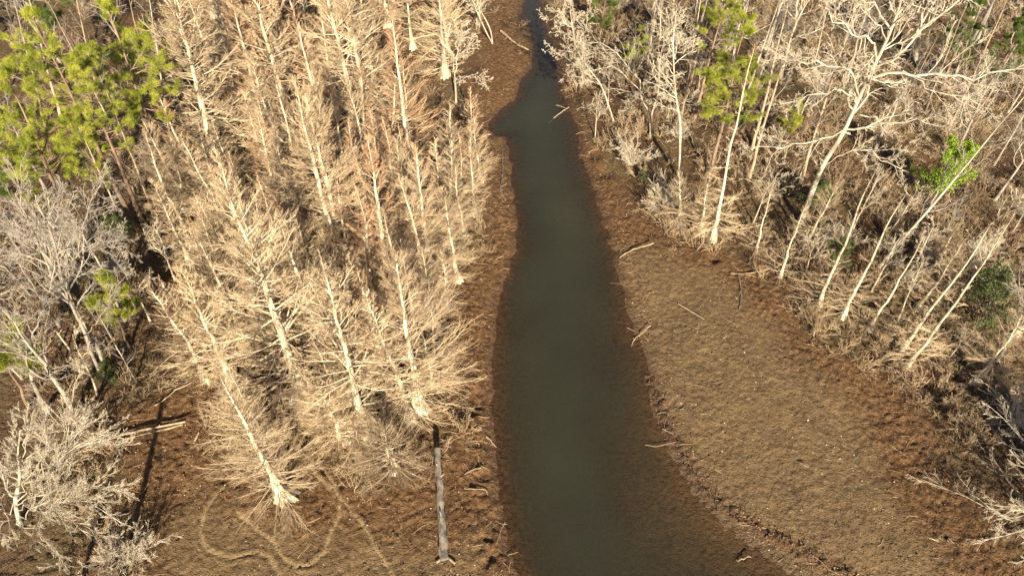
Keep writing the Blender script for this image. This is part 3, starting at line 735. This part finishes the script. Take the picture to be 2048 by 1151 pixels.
 ('hwS', 1190, 275, 1200, 180, 'low twiggy tree on the bank below the overhanging ones'),
 # left hardwoods
 ('gr', 150, 830, 25, 560, 'grey bare tree left of the young green pine'),
 ('gr', 205, 720, 40, 400, 'tall grey hardwood with leaning trunk on the left side'),
 ('gr', 95, 820, -40, 590, 'grey bare tree with upright white twigs near the left edge'),
 ('gr', 60, 690, -100, 420, 'shaded grey tree cut by the left edge'),
 ('gr', 130, 600, 10, 350, 'grey fan shaped tree below the dark pine'),
 ('hwS', 195, 790, 150, 640, 'small white forked tree left of the mud clearing'),
 ('pg', 272, 762, 188, 620, 'thin straight pale stem at the left of the mud clearing'),
 ('gr', 120, 835, 50, 765, 'short clump of pale stems above the big fan tree'),
 ('hwS', 300, 640, 235, 500, 'small tawny bare tree behind the young green pine'),
 ('hwS', 350, 560, 300, 430, 'small tawny bare tree by the slanting fallen pole'),
 ('gr', 250, 640, 150, 440, 'grey bare tree with silvery twigs in the centre left'),
 ('bu', 268, 1120, 262, 1078, 'round tawny shrub on the mud at the bottom left'),
 ('bu', 222, 1125, 216, 1092, 'tawny scrubby shrub between the fan tree and the round shrub'),
 ('bb', 2108, 1040, 2150, 925, 'wide white branching shrub reaching in from the right edge'),
 ('bu', 2035, 850, 2050, 790, 'tan brushy shrub behind the wide white one'),
 ('bu', 1262, 330, 1264, 268, 'pale arching shrub above the right bank'),
 ('bu', 1330, 420, 1336, 350, 'tan shrub on the right shore near the small cypress'),
]
for k, bx, by, tx, ty, lab in T_: tree(k, bx, by, tx, ty, lab)

# ------------------------------------------------------------ the hardwoods whose limbs the photograph shows one by one
def resample(P, K):
    P = np.array(P, float); d = np.concatenate([[0], np.cumsum(np.linalg.norm(P[1:] - P[:-1], axis=1))]); u = np.linspace(0, d[-1], K)
    q = np.stack([np.interp(u, d, P[:, i]) for i in range(3)], -1)
    q[1:-1] = (q[:-2] + 2 * q[1:-1] + q[2:]) / 4; return q
def limb_tree(name, cat, label, foot, trunk, limbs, seed, bm='hw', n1=9, n2=6, n3=5, ratio=.45, group='pale bare hardwoods', flare=.5, crook=.22, ang=45, slim=1.0):
    """trunk: (px, py, depth offset m) list with two radii; limbs the same. Depth offsets push a limb towards or away from the viewer"""
    g = np.random.default_rng(seed); b = on_ground(*foot)
    def pts(l): return [at_plane(a, c, b[1] + d) - b for a, c, d in l]
    root = bpy.data.objects.new(name, None); col.objects.link(root); root.location = b
    (tp, r0, r1) = trunk
    r0, r1 = r0 * .72, r1 * .72
    P = resample([np.array([0, 0, -.3])] + pts(tp), 16)
    link('trunk', trunk_mesh('trunk', P, np.linspace(r0, r1, 16), M[bm + '_bark'], 12, flare, .9, seed, 5), root)
    TB, TS = Tubes(), Tubes()
    for lp, a, c in limbs + [(tp, r0, r1)]:
        Q = resample(pts(lp), 11)[None]; Q[:, 1:] += g.normal(size=Q[:, 1:].shape) * (.16 if lp is not tp else .0)
        q = (np.linspace(a, c, 11)[None] if lp is tp else np.linspace(a * .66 * slim, c * .7 * slim, 11)[None])
        if lp is not tp: TB.add(Q, q, 7)
        nn = n1 + 2 if lp is not tp else n1 + 7
        l0 = ratio if lp is not tp else ratio * .7
        A, ar = spawn(g, Q, q, nn, .25 if lp is not tp else .35, 1, ang, 9, l0, 7, crook, .05, .55, .35)
        B, br = spawn(g, A, ar, n2, .2, 1, ang * .9, 10, .5, 5, crook * .85, .05, .6, .4)
        C, cr = spawn(g, B, br, n3, .15, 1, ang * .85, 10, .52, 4, crook * .8, .04, .6, .5)
        D, dr = spawn(g, C, cr, 5, .1, 1, 36, 12, .5, 3, .15, .04, .6, .6)
        TB.add(A, floor_r(ar, .013), 5).add(B, floor_r(br, .009), 4); TS.add(C, floor_r(cr, .008), 3).add(D, floor_r(dr, .006), 3)
    o = link('branches', TB.mesh('branches', M[bm + '_bark']), root)
    link('twigs', TS.mesh('twigs', M[bm + '_twig']), o)
    tag(root, label, cat, group); TREES.append((b[0], b[1], label, 'hero'))
limb_tree('bare_tree', 'bare tree', 'great white spreading tree with long crooked limbs over the right forest', (1600, 445),
  ([(1619, 400, 0), (1640, 335, 0), (1690, 264, 0), (1712, 205, 0), (1735, 160, 0), (1765, 98, 0), (1788, 51, 0), (1805, 0, 0), (1815, -60, 0)], .36, .09),
  [([(1717, 190, 0), (1707, 159, -.5), (1676, 129, -1), (1629, 129, -1.5), (1585, 119, -1.5), (1540, 122, -2)], .13, .03),
   ([(1745, 156, 0), (1805, 142, -.5), (1856, 152, -1), (1940, 154, -1), (2048, 139, -2)], .17, .05),
   ([(1751, 125, 0), (1744, 75, -.6), (1703, 61, -1), (1669, 37, -1.3), (1646, 10, -1.5)], .14, .04),
   ([(1790, 112, .8), (1825, 81, .5), (1883, 24, 0), (1924, 0, 0), (1990, -30, 0)], .14, .05),
   ([(1700, 268, 0), (1680, 272, -.6), (1635, 278, -1), (1551, 295, -1.6), (1500, 300, -2)], .10, .03),
   ([(1650, 330, 0), (1700, 300, -1), (1760, 310, -1.5), (1800, 340, -2)], .09, .03),
   ([(1710, 205, 0), (1690, 178, -.5), (1660, 180, -.8), (1600, 200, -1.4), (1555, 215, -2)], .10, .03),
   ([(1775, 75, 0), (1760, 20, .8), (1720, -20, 1), (1680, -60, 1)], .12, .04),
   ([(1805, 142, -.5), (1860, 185, -1.2), (1930, 190, -1.5), (1985, 230, -2)], .09, .03),
   ([(1720, 230, 0), (1760, 245, 1), (1830, 235, 1.5), (1890, 260, 2)], .09, .03),
   ([(1795, 30, 0), (1830, -10, -.5), (1880, -60, -.5)], .09, .04)], 101, ratio=.48, crook=.27, n1=10, n2=7)
limb_tree('bare_tree', 'bare tree', 'white tree forked low into two stems on the right bank of the creek', (1302, 272),
  ([(1302, 258, 0), (1301, 246, 0)], .21, .2),
  [([(1301, 248, 0), (1284, 190, 0), (1271, 142, 0), (1240, 122, -.3), (1234, 105, -.5), (1203, 88, -1), (1165, 80, -1.5)], .14, .04),
   ([(1301, 248, 0), (1315, 190, .3), (1318, 135, .3), (1322, 85, .6), (1317, 50, .6), (1330, -20, .6)], .15, .05),
   ([(1284, 186, 0), (1257, 159, -.5), (1223, 129, -1), (1190, 142, -1.5), (1150, 135, -2)], .09, .03),
   ([(1316, 170, .3), (1290, 180, -.5), (1262, 210, -1), (1245, 225, -1.5)], .06, .02),
   ([(1318, 120, .3), (1355, 90, .3), (1375, 40, .5)], .07, .025)], 102)
limb_tree('bare_tree', 'bare tree', 'slender white tree with curved trunk just right of the low forked one', (1359, 362),
  ([(1360, 320, 0), (1361, 237, 0), (1350, 190, 0), (1347, 118, 0), (1345, 85, 0), (1352, 30, 0)], .19, .05),
  [([(1349, 170, 0), (1325, 150, -.5), (1305, 150, -1)], .06, .02), ([(1347, 118, 0), (1365, 90, 0), (1390, 70, 0)], .06, .02),
   ([(1357, 205, 0), (1335, 195, -.6), (1320, 196, -1)], .05, .02), ([(1346, 90, 0), (1335, 40, .4), (1340, 5, .5)], .06, .025)], 103)
limb_tree('bare_tree', 'bare tree', 'white crooked tree leaning out over the upper creek', (1228, 240),
  ([(1222, 225, 0), (1203, 169, -.3), (1180, 140, -.6), (1163, 119, -.8), (1150, 90, -1), (1146, 61, -1), (1140, 20, -1)], .13, .04),
  [([(1203, 169, -.3), (1170, 160, -1), (1120, 150, -1.5)], .06, .02), ([(1163, 119, -.8), (1135, 105, -1.3), (1095, 110, -1.6)], .06, .02),
   ([(1146, 61, -1), (1120, 30, -1.2), (1085, 40, -1.5)], .05, .02), ([(1150, 90, -1), (1175, 50, -1), (1180, 10, -1)], .05, .02)], 104, n1=9, n3=6)
limb_tree('bare_tree', 'bare tree', 'small forked white tree beside the dark trunk near the creek bend', (912, 205),
  ([(911, 175, 0), (910, 155, 0)], .15, .12),
  [([(910, 160, 0), (906, 125, 0), (902, 85, 0), (890, 55, 0)], .08, .025), ([(910, 158, 0), (912, 120, .2), (914, 68, .3), (925, 45, .4)], .08, .025),
   ([(911, 158, 0), (940, 155, -.4), (975, 165, -.8)], .04, .015), ([(912, 120, .2), (940, 85, .2), (955, 60, .2)], .05, .02)], 105)
limb_tree('bare_tree', 'bare tree', 'crooked leaning white stem on the left bank at the top edge', (988, 88),
  ([(975, 70, 0), (964, 45, 0), (950, 15, 0), (938, -20, 0)], .13, .06), [([(955, 20, 0), (970, -10, 0), (985, -50, 0)], .06, .03)], 106)
limb_tree('bare_tree', 'bare tree', 'twisted white stem beside the leaning one on the left bank, top edge', (985, 84),
  ([(982, 62, 0), (972, 40, 0), (955, 12, .5), (968, -10, .5), (980, -40, .5)], .12, .05), [([(960, 18, .5), (940, 0, .5), (930, -30, .5)], .05, .03)], 107)
limb_tree('bare_tree', 'bare tree', 'big fan of white branches filling the bottom left corner', (36, 1045),
  ([(33, 1020, 0), (30, 1000, 0), (41, 955, 0), (34, 915, 0), (40, 860, .3)], .20, .04),
  [([(34, 1002, 0), (60, 970, -.4), (105, 925, -.8), (155, 890, -1), (225, 880, -1.2)], .11, .03),
   ([(33, 1010, 0), (80, 985, -.8), (140, 965, -1.3), (190, 975, -1.8), (245, 965, -2)], .10, .03),
   ([(36, 1030, 0), (75, 1015, -1), (130, 1030, -1.8), (190, 1060, -2.4)], .10, .03),
   ([(36, 1035, 0), (60, 1050, -1.2), (95, 1085, -2), (120, 1130, -2.6)], .08, .025),
   ([(33, 1005, 0), (0, 950, 0), (-40, 930, 0), (-90, 925, 0)], .14, .05),
   ([(38, 955, 0), (75, 900, .3), (120, 850, .5), (190, 830, .6)], .10, .03),
   ([(38, 930, 0), (60, 870, .5), (65, 820, .8)], .07, .025),
   ([(34, 1000, 0), (5, 1040, -1), (-20, 1090, -2)], .08, .03),
   ([(34, 985, 0), (70, 935, -.2), (125, 900, 0), (160, 845, .2)], .09, .025),
   ([(35, 1020, 0), (90, 1000, -1), (150, 1000, -2), (210, 1020, -2.5)], .09, .025)], 108, n1=10, n2=7, n3=5, ratio=.42, crook=.075, ang=25, slim=.6)
limb_tree('bare_tree', 'bare tree', 'tall forked hardwood with long white stems at the centre left', (197, 735),
  ([(193, 735, 0), (183, 712, 0), (173, 668, 0), (150, 625, 0), (125, 570, 0), (115, 509, 0), (100, 455, 0), (71, 400, 0)], .20, .05),
  [([(125, 570, 0), (150, 520, -.3), (160, 460, -.3), (190, 400, 0), (200, 370, 0)], .08, .025), ([(115, 509, 0), (145, 500, -.6), (200, 480, -1), (260, 490, -1.4)], .07, .02),
   ([(119, 540, 0), (80, 500, 0), (40, 455, 0), (10, 420, 0)], .09, .03), ([(173, 668, 0), (210, 620, -.3), (240, 560, -.3)], .05, .02),
   ([(105, 465, 0), (120, 420, .3), (130, 370, .5)], .06, .02)], 109, bm='grey')

# ------------------------------------------------------------ fallen logs, poles and driftwood, each a thing
def log(name, cat, label, pts, r0, r1, m='log', seed=1, stubs=0, lift=(0, 0), group=None, kink=.0):
    r0, r1 = (r0 * .74, r1 * .74) if r0 > .2 else (r0 * .7, r1 * .7)
    g = np.random.default_rng(seed)
    W = []
    for i, (a, b) in enumerate(pts):
        p = on_ground(a, b); f = i / (len(pts) - 1); q = on_ground(a, b)
        h = lift[0] * (1 - f) + lift[1] * f
        p2 = at_z(a, b, p[2] + h + (r0 * (1 - f) + r1 * f) * .8); W.append([p2[0], p2[1], p[2] + h + (r0 * (1 - f) + r1 * f) * .8])
    P = resample(W, max(8, 3 * len(pts))); K = len(P)
    P += np.stack([g.normal(size=K), g.normal(size=K), g.normal(size=K) * .3], -1) * kink
    c = P.mean(0).copy(); P = P - c
    rad = np.linspace(r0, r1, K) * (1 + .05 * g.normal(size=K))
    sides = 10 if r0 > .08 else 5
    th = np.arange(sides) * 2 * math.pi / sides
    T = norm(np.gradient(P, axis=0)); u = norm(np.cross(T, [0, 0, 1.])); v = np.cross(T, u)
    Wv = P[:, None] + rad[:, None, None] * (1 + .05 * g.normal(size=(K, sides, 1))) * (np.cos(th)[None, :, None] * u[:, None] + np.sin(th)[None, :, None] * v[:, None])
    idx = np.arange(K * sides).reshape(K, sides); nx = np.roll(idx, -1, 1)
    F1 = np.stack([idx[:-1], nx[:-1], nx[1:], idx[1:]], -1).reshape(-1, 4)
    V = Wv.reshape(-1, 3); n0 = len(V); V = np.concatenate([V, P[:1], P[-1:]])
    caps = [[idx[0, (j + 1) % sides], idx[0, j], n0, n0] for j in range(sides)] + [[idx[-1, j], idx[-1, (j + 1) % sides], n0 + 1, n0 + 1] for j in range(sides)]
    import bmesh
    bm = bmesh.new(); vs = [bm.verts.new(x) for x in V]
    for f in F1: bm.faces.new([vs[i] for i in f])
    for f in caps: bm.faces.new([vs[i] for i in f[:3]])
    me = bpy.data.meshes.new(name); bm.normal_update(); bm.to_mesh(me); bm.free(); me.materials.append(M[m])
    o = link(name, me); o.location = c; tag(o, label, cat, group)
    if stubs:
        Q = P[None]; q = rad[None]
        S, s = spawn(g, Q, q, stubs, .1, .95, 65, 12, .13, 4, .15, .12, .3, .5)
        link('branch_stub', Tubes().add(S, floor_r(s, .012), 5).mesh('branch_stub', M[m]), o)
    return o
LG = 'logs and driftwood lying on the mud'
log('fallen_log', 'log', 'long thick weathered log pointing up the left bank beside the creek', [(888, 1118), (885, 1060), (881, 1000), (877, 950), (875, 897)], .36, .27, 'log', 3, 4, (.1, 1.1), LG, .02)
log('broken_branch', 'branch', 'short pale broken chunk at the near end of the long thick log', [(872, 1124), (892, 1110), (910, 1126)], .13, .09, 'log_pale', 4, 0, (.0, .1), LG)
log('fallen_log', 'log', 'upper of the two parallel white logs on the mud right of the fan tree', [(228, 874), (270, 862), (320, 852), (372, 842)], .13, .10, 'log_pale', 5, 2, (.3, .5), LG, .02)
log('fallen_log', 'log', 'lower of the two parallel white logs on the mud right of the fan tree', [(226, 885), (270, 872), (318, 861), (366, 848)], .11, .10, 'log_pale', 6, 0, (.25, .3), LG, .02)
log('fallen_pole', 'log', 'long slanting pale pole lying between the pine trunks and the cypress grove', [(292, 484), (330, 448), (365, 412), (405, 362)], .09, .05, 'log_pale', 7, 0, (0, 1.2), LG)
log('fallen_pole', 'log', 'straight yellow stick lying alone on the right mudflat', [(1357, 607), (1382, 622), (1408, 638)], .09, .05, 'log_pale', 8, 0, (0.05, .25), LG)
log('fallen_branch', 'branch', 'curved pale branch at the edge of the right mudflat near the water', [(1240, 515), (1262, 500), (1285, 493), (1306, 487)], .06, .08, 'log_pale', 9, 2, (.05, .5), LG, .03)
log('fallen_branch', 'branch', 'thin crooked branch lying across the top of the right mudflat', [(1462, 546), (1490, 547), (1515, 543), (1540, 537)], .05, .06, 'log_pale', 10, 2, (.1, .2), LG, .03)
log('fallen_branch', 'branch', 'forked branch reaching into the creek below the overhanging trees', [(1092, 258), (1105, 238), (1125, 222), (1138, 214)], .06, .11, 'log_pale', 11, 7, (.3, .5), LG, .04)
log('fallen_branch', 'branch', 'short stub branch on the bank just above the forked one', [(1104, 210), (1118, 211), (1130, 216)], .09, .07, 'log_pale', 12, 3, (.2, .3), LG)
log('fallen_log', 'log', 'pale broken trunk with a hooked end lying in the right forest brush', [(1802, 563), (1840, 525), (1880, 492), (1913, 467), (1902, 461), (1870, 466)], .16, .05, 'log_pale', 13, 3, (.6, 2.2), LG, .03)
log('fallen_log', 'log', 'thin brown trunk lying beside the pale hooked one in the brush', [(1806, 558), (1850, 522), (1885, 508), (1925, 478)], .1, .05, 'stick', 14, 3, (.3, 1.4), LG, .03)
log('fallen_branch', 'branch', 'curved branch on dark mud just above the head of the two white logs', [(311, 811), (330, 798), (352, 778), (388, 762)], .05, .08, 'log_pale', 15, 3, (.1, .4), LG, .03)
log('fallen_log', 'log', 'bleached trunk lying along the left bank at the top edge', [(1002, 62), (1022, 80), (1040, 92), (1058, 100)], .2, .12, 'log_pale', 16, 6, (.4, .5), LG, .03)
log('fallen_branch', 'branch', 'twiggy driftwood on the waterline half way down the right shore', [(1262, 690), (1272, 676), (1290, 662), (1300, 650)], .03, .05, 'log_pale', 17, 6, (.1, .3), LG, .04)
log('fallen_branch', 'branch', 'small snag with dark side in the shallows at the bottom right', [(1474, 1122), (1486, 1116), (1500, 1112)], .05, .06, 'log_pale', 18, 7, (.05, .3), LG, .04)
log('driftwood_stick', 'stick', 'short white stick on the waterline left of the brown shelf', [(1325, 857), (1336, 862), (1348, 868)], .05, .04, 'log_pale', 19, 0, (.05, .15), LG)
log('driftwood_stick', 'stick', 'short forked white stick in the middle of the right mudflat', [(1601, 925), (1609, 930), (1617, 934)], .06, .05, 'log_pale', 20, 2, (.1, .35), LG)
log('driftwood_stick', 'stick', 'small dark upright stick low on the right mudflat', [(1674, 1040), (1678, 1052), (1681, 1062)], .045, .04, 'log', 21, 0, (.0, .3), LG)
log('driftwood_stick', 'stick', 'dark stick lying right of the yellow stick on the mudflat', [(1440, 628), (1455, 640), (1472, 648)], .05, .04, 'log', 22, 2, (.05, .1), LG)
log('driftwood_stick', 'stick', 'thin curved stick at the mudflat edge below the leaning cypresses', [(1478, 618), (1484, 598), (1481, 570), (1476, 545)], .06, .04, 'log', 23, 1, (.0, .2), LG, .03)
log('driftwood_stick', 'stick', 'pale stick standing out of the mud left of the curled tracks', [(389, 882), (394, 872), (398, 864)], .08, .05, 'log_pale', 24, 0, (.1, .4), LG)
log('driftwood_stick', 'stick', 'small pale stick on the mud below the tiny bushy cypress', [(742, 973), (741, 960), (745, 945)], .04, .05, 'log_pale', 25, 0, (.05, .3), LG, .02)
log('driftwood_stick', 'stick', 'white stick touching the water right of the black root hole', [(974, 872), (980, 880), (992, 893)], .04, .03, 'log_pale', 26, 2, (.2, .1), LG, .02)
log('fallen_branch', 'branch', 'thin branch curling down the bank left of the narrow creek', [(1004, 300), (1006, 340), (1000, 385), (1012, 400)], .05, .09, 'log', 27, 3, (.2, .2), LG, .03)
log('fallen_branch', 'branch', 'crooked branch end lying on the reddish bank beside the water', [(930, 948), (945, 938), (962, 935)], .04, .04, 'log_pale', 28, 4, (.1, .2), LG, .03)
log('fallen_branch', 'branch', 'pale hooked branch above the crooked one on the reddish bank', [(929, 975), (950, 977), (972, 978), (976, 988)], .04, .05, 'log_pale', 29, 2, (.1, .2), LG, .02)
log('fallen_branch', 'branch', 'thin branch bridging the black root hole by the water', [(915, 742), (935, 735), (965, 742)], .03, .04, 'log_pale', 30, 3, (.5, .4), LG, .03)

# ------------------------------------------------------------ smaller trees filling the woods between those above
WOODS = [  # pixel area, how many, kinds, spacing, look
 ([(330, 330), (520, 330), (700, 330), (870, 300), (950, 300), (930, 500), (850, 620), (860, 800), (650, 850), (460, 640), (380, 560)], 52, ['cyS', 'cyR', 'cyM', 'cyM'], 1.55, (7, 12), ('feathery cypress', 'slim cypress', 'pale cypress', 'rusty cypress')),
 ([(400, -60), (930, -60), (930, 180), (860, 300), (480, 330), (430, 200)], 26, ['cyM', 'cyR', 'cyM', 'gr'], 2.6, (9, 15), ('distant cypress', 'hazy cypress', 'back row cypress', 'twiggy tree')),
 ([(0, 330), (270, 480), (330, 620), (300, 760), (120, 880), (-80, 900), (-80, 350)], 20, ['gr', 'hwS', 'gr'], 2.2, (6, 11), ('grey bare tree', 'bare sapling', 'shaded grey tree')),
 ([(-100, -60), (300, -60), (330, 300), (230, 420), (-80, 420)], 16, ['gr', 'pd', 'po', 'gr'], 3.2, (10, 17), ('grey tree', 'dark pine', 'slim trunk', 'shaded tree')),
 ([(1180, -60), (1600, -60), (1600, 300), (1440, 420), (1330, 400), (1240, 300), (1200, 200)], 36, ['hwS', 'hw', 'po', 'hwS', 'pg', 'bu'], 2.0, (5, 14), ('bare tree', 'white twiggy tree', 'tan stem', 'thin sapling', 'slim pole', 'tan shrub')),
 ([(1600, -60), (2150, -60), (2150, 450), (1850, 520), (1560, 480)], 40, ['gr', 'po', 'hwS', 'pg', 'gr'], 2.4, (5, 15), ('grey twiggy tree', 'brown stem', 'thin sapling', 'slim pole', 'bare tree')),
 ([(1450, 420), (1850, 480), (2120, 450), (2120, 850), (1950, 800), (1700, 640), (1560, 540)], 32, ['hwS', 'cyS', 'bu', 'gr', 'hwS'], 1.9, (3, 8), ('crooked sapling', 'small cypress', 'tan shrub', 'grey sapling', 'bare sapling')),
]
def where_words(x, y):
    """nearest tree named above and on which side of it this spot lies"""
    b = min(NAMED, key=lambda t: (t[0] - x) ** 2 + (t[1] - y) ** 2)
    dx, dy = x - b[0], y - b[1]
    s = ('right of' if dx > 0 else 'left of') if abs(dx) > abs(dy) else ('behind' if dy > 0 else 'in front of')
    return s, b[2]
def short(lab):
    w = lab.split()[:9]
    while w[-1] in ('the', 'of', 'and', 'with', 'a', 'on', 'by', 'to', 'at', 'in', 'from', 'than', 'over', 'near', 'long', 'whose', 'left', 'right', 'two', 'as', 'its', 'behind', 'beside', 'below', 'above', 'between', 'small', 'thick', 'wide', 'low', 'white', 'thin', 'four', 'tall', 'long', 'crooked', 'upper', 'just', 'set', 'forked', 'great', 'out'): w.pop()
    return ' '.join(w)
NAMED = list(TREES)
used_labels = set(t[2] for t in TREES)
rr = random.Random(5)
for poly, n, kinds, gap, (h0, h1), looks in WOODS:
    P = gpoly(poly, .5); lo, hi = P.min(0), P.max(0); made = 0
    for _ in range(4000):
        if made >= n: break
        x, y = rr.uniform(lo[0], hi[0]), rr.uniform(lo[1], hi[1])
        if not inside(np.array([x]), np.array([y]), P)[0]: continue
        if min((t[0] - x) ** 2 + (t[1] - y) ** 2 for t in TREES) < gap ** 2: continue
        _, dw, lit, _, _, _ = ground(np.array([x]), np.array([y]), False)
        if dw[0] < 1.5 or lit[0] < (.5 if 'cyR' not in kinds else .2): continue
        i = rr.randrange(len(kinds)); k = kinds[i]
        h = rr.uniform(h0, h1)
        if k == 'po' or k == 'pg': h = rr.uniform(12, 18)
        if k == 'bu': h = rr.uniform(2, 3.4)
        if k == 'pd': h = rr.uniform(13, 17)
        s, ref = where_words(x, y)
        for pre in ('', 'another ', 'small ', 'further ', 'thinner ', 'low ', 'tall ', 'leaning '):
            lab = pre + looks[i] + ' ' + s + ' the ' + short(ref)
            if lab not in used_labels: break
        used_labels.add(lab)
        sc = .06
        plant(k, np.array([x, y, gz(x, y)]), np.array([rr.gauss(0, sc), rr.gauss(0, sc), 1]) * h, lab)
        made += 1

# trees just outside the frame whose shadows fall into it
for px, py, k, h, lab in ((324, 790, 'sn', 12.5, 'bare trunk outside the frame casting the long shadow by the round shrub'),
                          (246, 870, 'sn', 10.5, 'thinner bare trunk outside the frame casting the shadow by the fan tree'),
                          (1878, 665, 'ce', 10.5, 'conifer outside the frame casting the dark shadow at the lower right')):
    p = at_z(px, py, .4); ln = h / math.tan(R(SUN_EL)); x, y = p[0] + math.sin(R(SUN_AZ)) * ln, p[1] - math.cos(R(SUN_AZ)) * ln
    plant(k, np.array([x, y, gz(x, y)]), np.array([0, 0, 1.]) * h, lab)

# ------------------------------------------------------------ brush, leaf litter and debris nobody could count
def wood_weight(x, y):
    _, dw, lit, silt, wr, _ = ground(x, y, False); return dw, lit, silt, wr
g = np.random.default_rng(99)
def scatter(n, dens, y1=100):
    y = 14 + (y1 - 14) * g.random(n); x = (g.random(n) * 2 - 1) * (y * .80 + 12)
    dw, lit, silt, wr = wood_weight(x, y); k = g.random(n) < dens(x, y, dw, lit, silt, wr)
    return x[k], y[k]
tpl = []
for s in range(7):
    gg = np.random.default_rng(300 + s); st = 7
    a = gg.random(st) * 6.28; e = np.radians(gg.uniform(8, 70, st)); d = np.stack([np.cos(a) * np.sin(e), np.sin(a) * np.sin(e), np.cos(e)], -1)
    B = np.zeros((st, 5, 3)); B[:, 0] = d * [.4, .4, 0]
    for k in range(1, 5):
        d = norm(d + .22 * gg.normal(size=d.shape)); B[:, k] = B[:, k - 1] + d * .34
    b = np.linspace(.02, .009, 5)[None].repeat(st, 0)
    C, c = spawn(gg, B, b, 5, .1, 1, 42, 12, .5, 4, .2, .04, .7, .5); D, dd = spawn(gg, C, c, 3, .1, 1, 40, 12, .55, 3, .2, .03, .8, .6)
    t = Tubes().add(B, b, 3).add(C, floor_r(c, .009), 3).add(D, floor_r(dd, .0075), 3); tpl.append((np.concatenate(t.V), np.concatenate(t.F)))
x, y = scatter(9000, lambda x, y, dw, lit, silt, wr: lit * (dw > .8) * np.where(x > 3, .92, .40) * sstep(-.2, .25, fbm(x * .3, y * .3, 77, 3) + .04))
z = ground(x, y, True)[0]; Vs, Fs, n0 = [], [], 0
for i in range(len(x)):
    V, Fc = tpl[i % 7]; s = g.uniform(.6, 1.45); a = g.random() * 6.28
    Rm = np.array([[math.cos(a), -math.sin(a), 0], [math.sin(a), math.cos(a), 0], [0, 0, g.uniform(.6, 1.3)]]) * s
    Vs.append(V @ Rm.T + [x[i], y[i], z[i] - .05]); Fs.append(Fc + n0); n0 += len(V)
print('brush clumps', len(x), 'faces', sum(len(f) for f in Fs))
tag(link('underbrush', mesh_from('underbrush', np.concatenate(Vs), np.concatenate(Fs), [M['brush']])), 'tangle of bare tan undergrowth covering the forest floor', kind='stuff')
x, y = scatter(150000, lambda x, y, dw, lit, silt, wr: np.clip(lit * .62 * (dw > .3) + wr * .75 + .03 * (dw > .4) * (1 - silt) + .35 * np.exp(-((dw - 1.2) / .6) ** 2) * (x > 3), 0, 1))
z = ground(x, y, True)[0]; nn = len(x)
c0 = np.stack([x, y, z + .03 + .02 * g.random(nn)], -1); u = norm(g.normal(size=(nn, 3)) * [1, 1, .5]); v = norm(np.cross(u, norm(g.normal(size=(nn, 3)) * [.6, .6, .3] + [0, 0, 1])))
l = g.uniform(.035, .10, (nn, 1)); V = np.stack([c0 - u * l, c0 - v * l * .55, c0 + u * l + [0, 0, .02], c0 + v * l * .55], 1).reshape(-1, 3)
tag(link('leaf_litter', mesh_from('leaf_litter', V, np.arange(len(V)).reshape(-1, 4), [M['dead_leaf']], smooth=False)), 'fallen brown leaves over the forest floor and bank edges', kind='stuff')
x, y = scatter(30000, lambda x, y, dw, lit, silt, wr: (dw > .2) * np.clip(.10 + .35 * lit + .5 * wr + .3 * np.exp(-((dw - 1.2) / .8) ** 2) - .07 * silt, 0, 1), 95)
z = ground(x, y, True)[0]; nn = len(x); a = g.random(nn) * 6.28; d = np.stack([np.cos(a), np.sin(a), g.normal(size=nn) * .12], -1)
Q = np.zeros((nn, 4, 3)); Q[:, 0] = np.stack([x, y, z + .03], -1); l = g.uniform(.05, .30, (nn, 1)) * (1 + 1.5 * (g.random((nn, 1)) < .08))
for k in range(1, 4): d = norm(d + .3 * g.normal(size=d.shape) * [1, 1, .3]); Q[:, k] = Q[:, k - 1] + d * l
Q[:, :, 2] = np.maximum(Q[:, :, 2], z[:, None] + .0)
tag(link('twig_debris', Tubes().add(Q, g.uniform(.006, .018, (nn, 1)) * np.ones((1, 4)), 3).mesh('twig_debris', M['stick'])), 'small sticks and debris strewn over mud and forest floor', kind='stuff')
def lumps(name, m, n, dens, lo, hi, label):
    x, y = scatter(n, dens, 92); z = ground(x, y, True)[0]; nn = len(x)
    oc = np.array([[1, 0, 0], [0, 1, 0], [-1, 0, 0], [0, -1, 0], [.1, .1, .85], [0, 0, -.6]], float)
    f = np.array([[0, 1, 4], [1, 2, 4], [2, 3, 4], [3, 0, 4], [1, 0, 5], [2, 1, 5], [3, 2, 5], [0, 3, 5]])
    s = (lo + (hi - lo) * g.random((nn, 1, 1)) ** 2.5) * g.uniform(.6, 1.3, (nn, 1, 3)); a = g.random(nn) * 6.28
    V = oc[None] * s * (1 + .15 * g.normal(size=(nn, 6, 1))); c_, s_ = np.cos(a)[:, None], np.sin(a)[:, None]
    V = np.stack([V[..., 0] * c_ - V[..., 1] * s_ + x[:, None], V[..., 0] * s_ + V[..., 1] * c_ + y[:, None], V[..., 2] + z[:, None]], -1)
    F = (f[None] + np.arange(nn)[:, None, None] * 6).reshape(-1, 3)
    tag(link(name, mesh_from(name, V.reshape(-1, 3), F, [M[m]])), label, kind='stuff')
lumps('mud_clods', 'clod', 60000, lambda x, y, dw, lit, silt, wr: (dw > .4) * (1 - lit) * np.clip(.25 + 1.2 * vn(x * .5, y * .5, 15), .03, 1) * .8, .03, .10, 'small dark clods and burrow mounds dotted over the mud')
lumps('pale_pebbles', 'shell', 36000, lambda x, y, dw, lit, silt, wr: (dw > .4) * (1 - .6 * lit) * np.clip(.12 + .8 * vn(x * .4, y * .4, 25), .02, 1), .018, .07, 'pale shells and pebbles speckling the mud')
print('trees', len(TREES), 'polys', sum(len(o.data.polygons) for o in bpy.data.objects if o.type == 'MESH'))
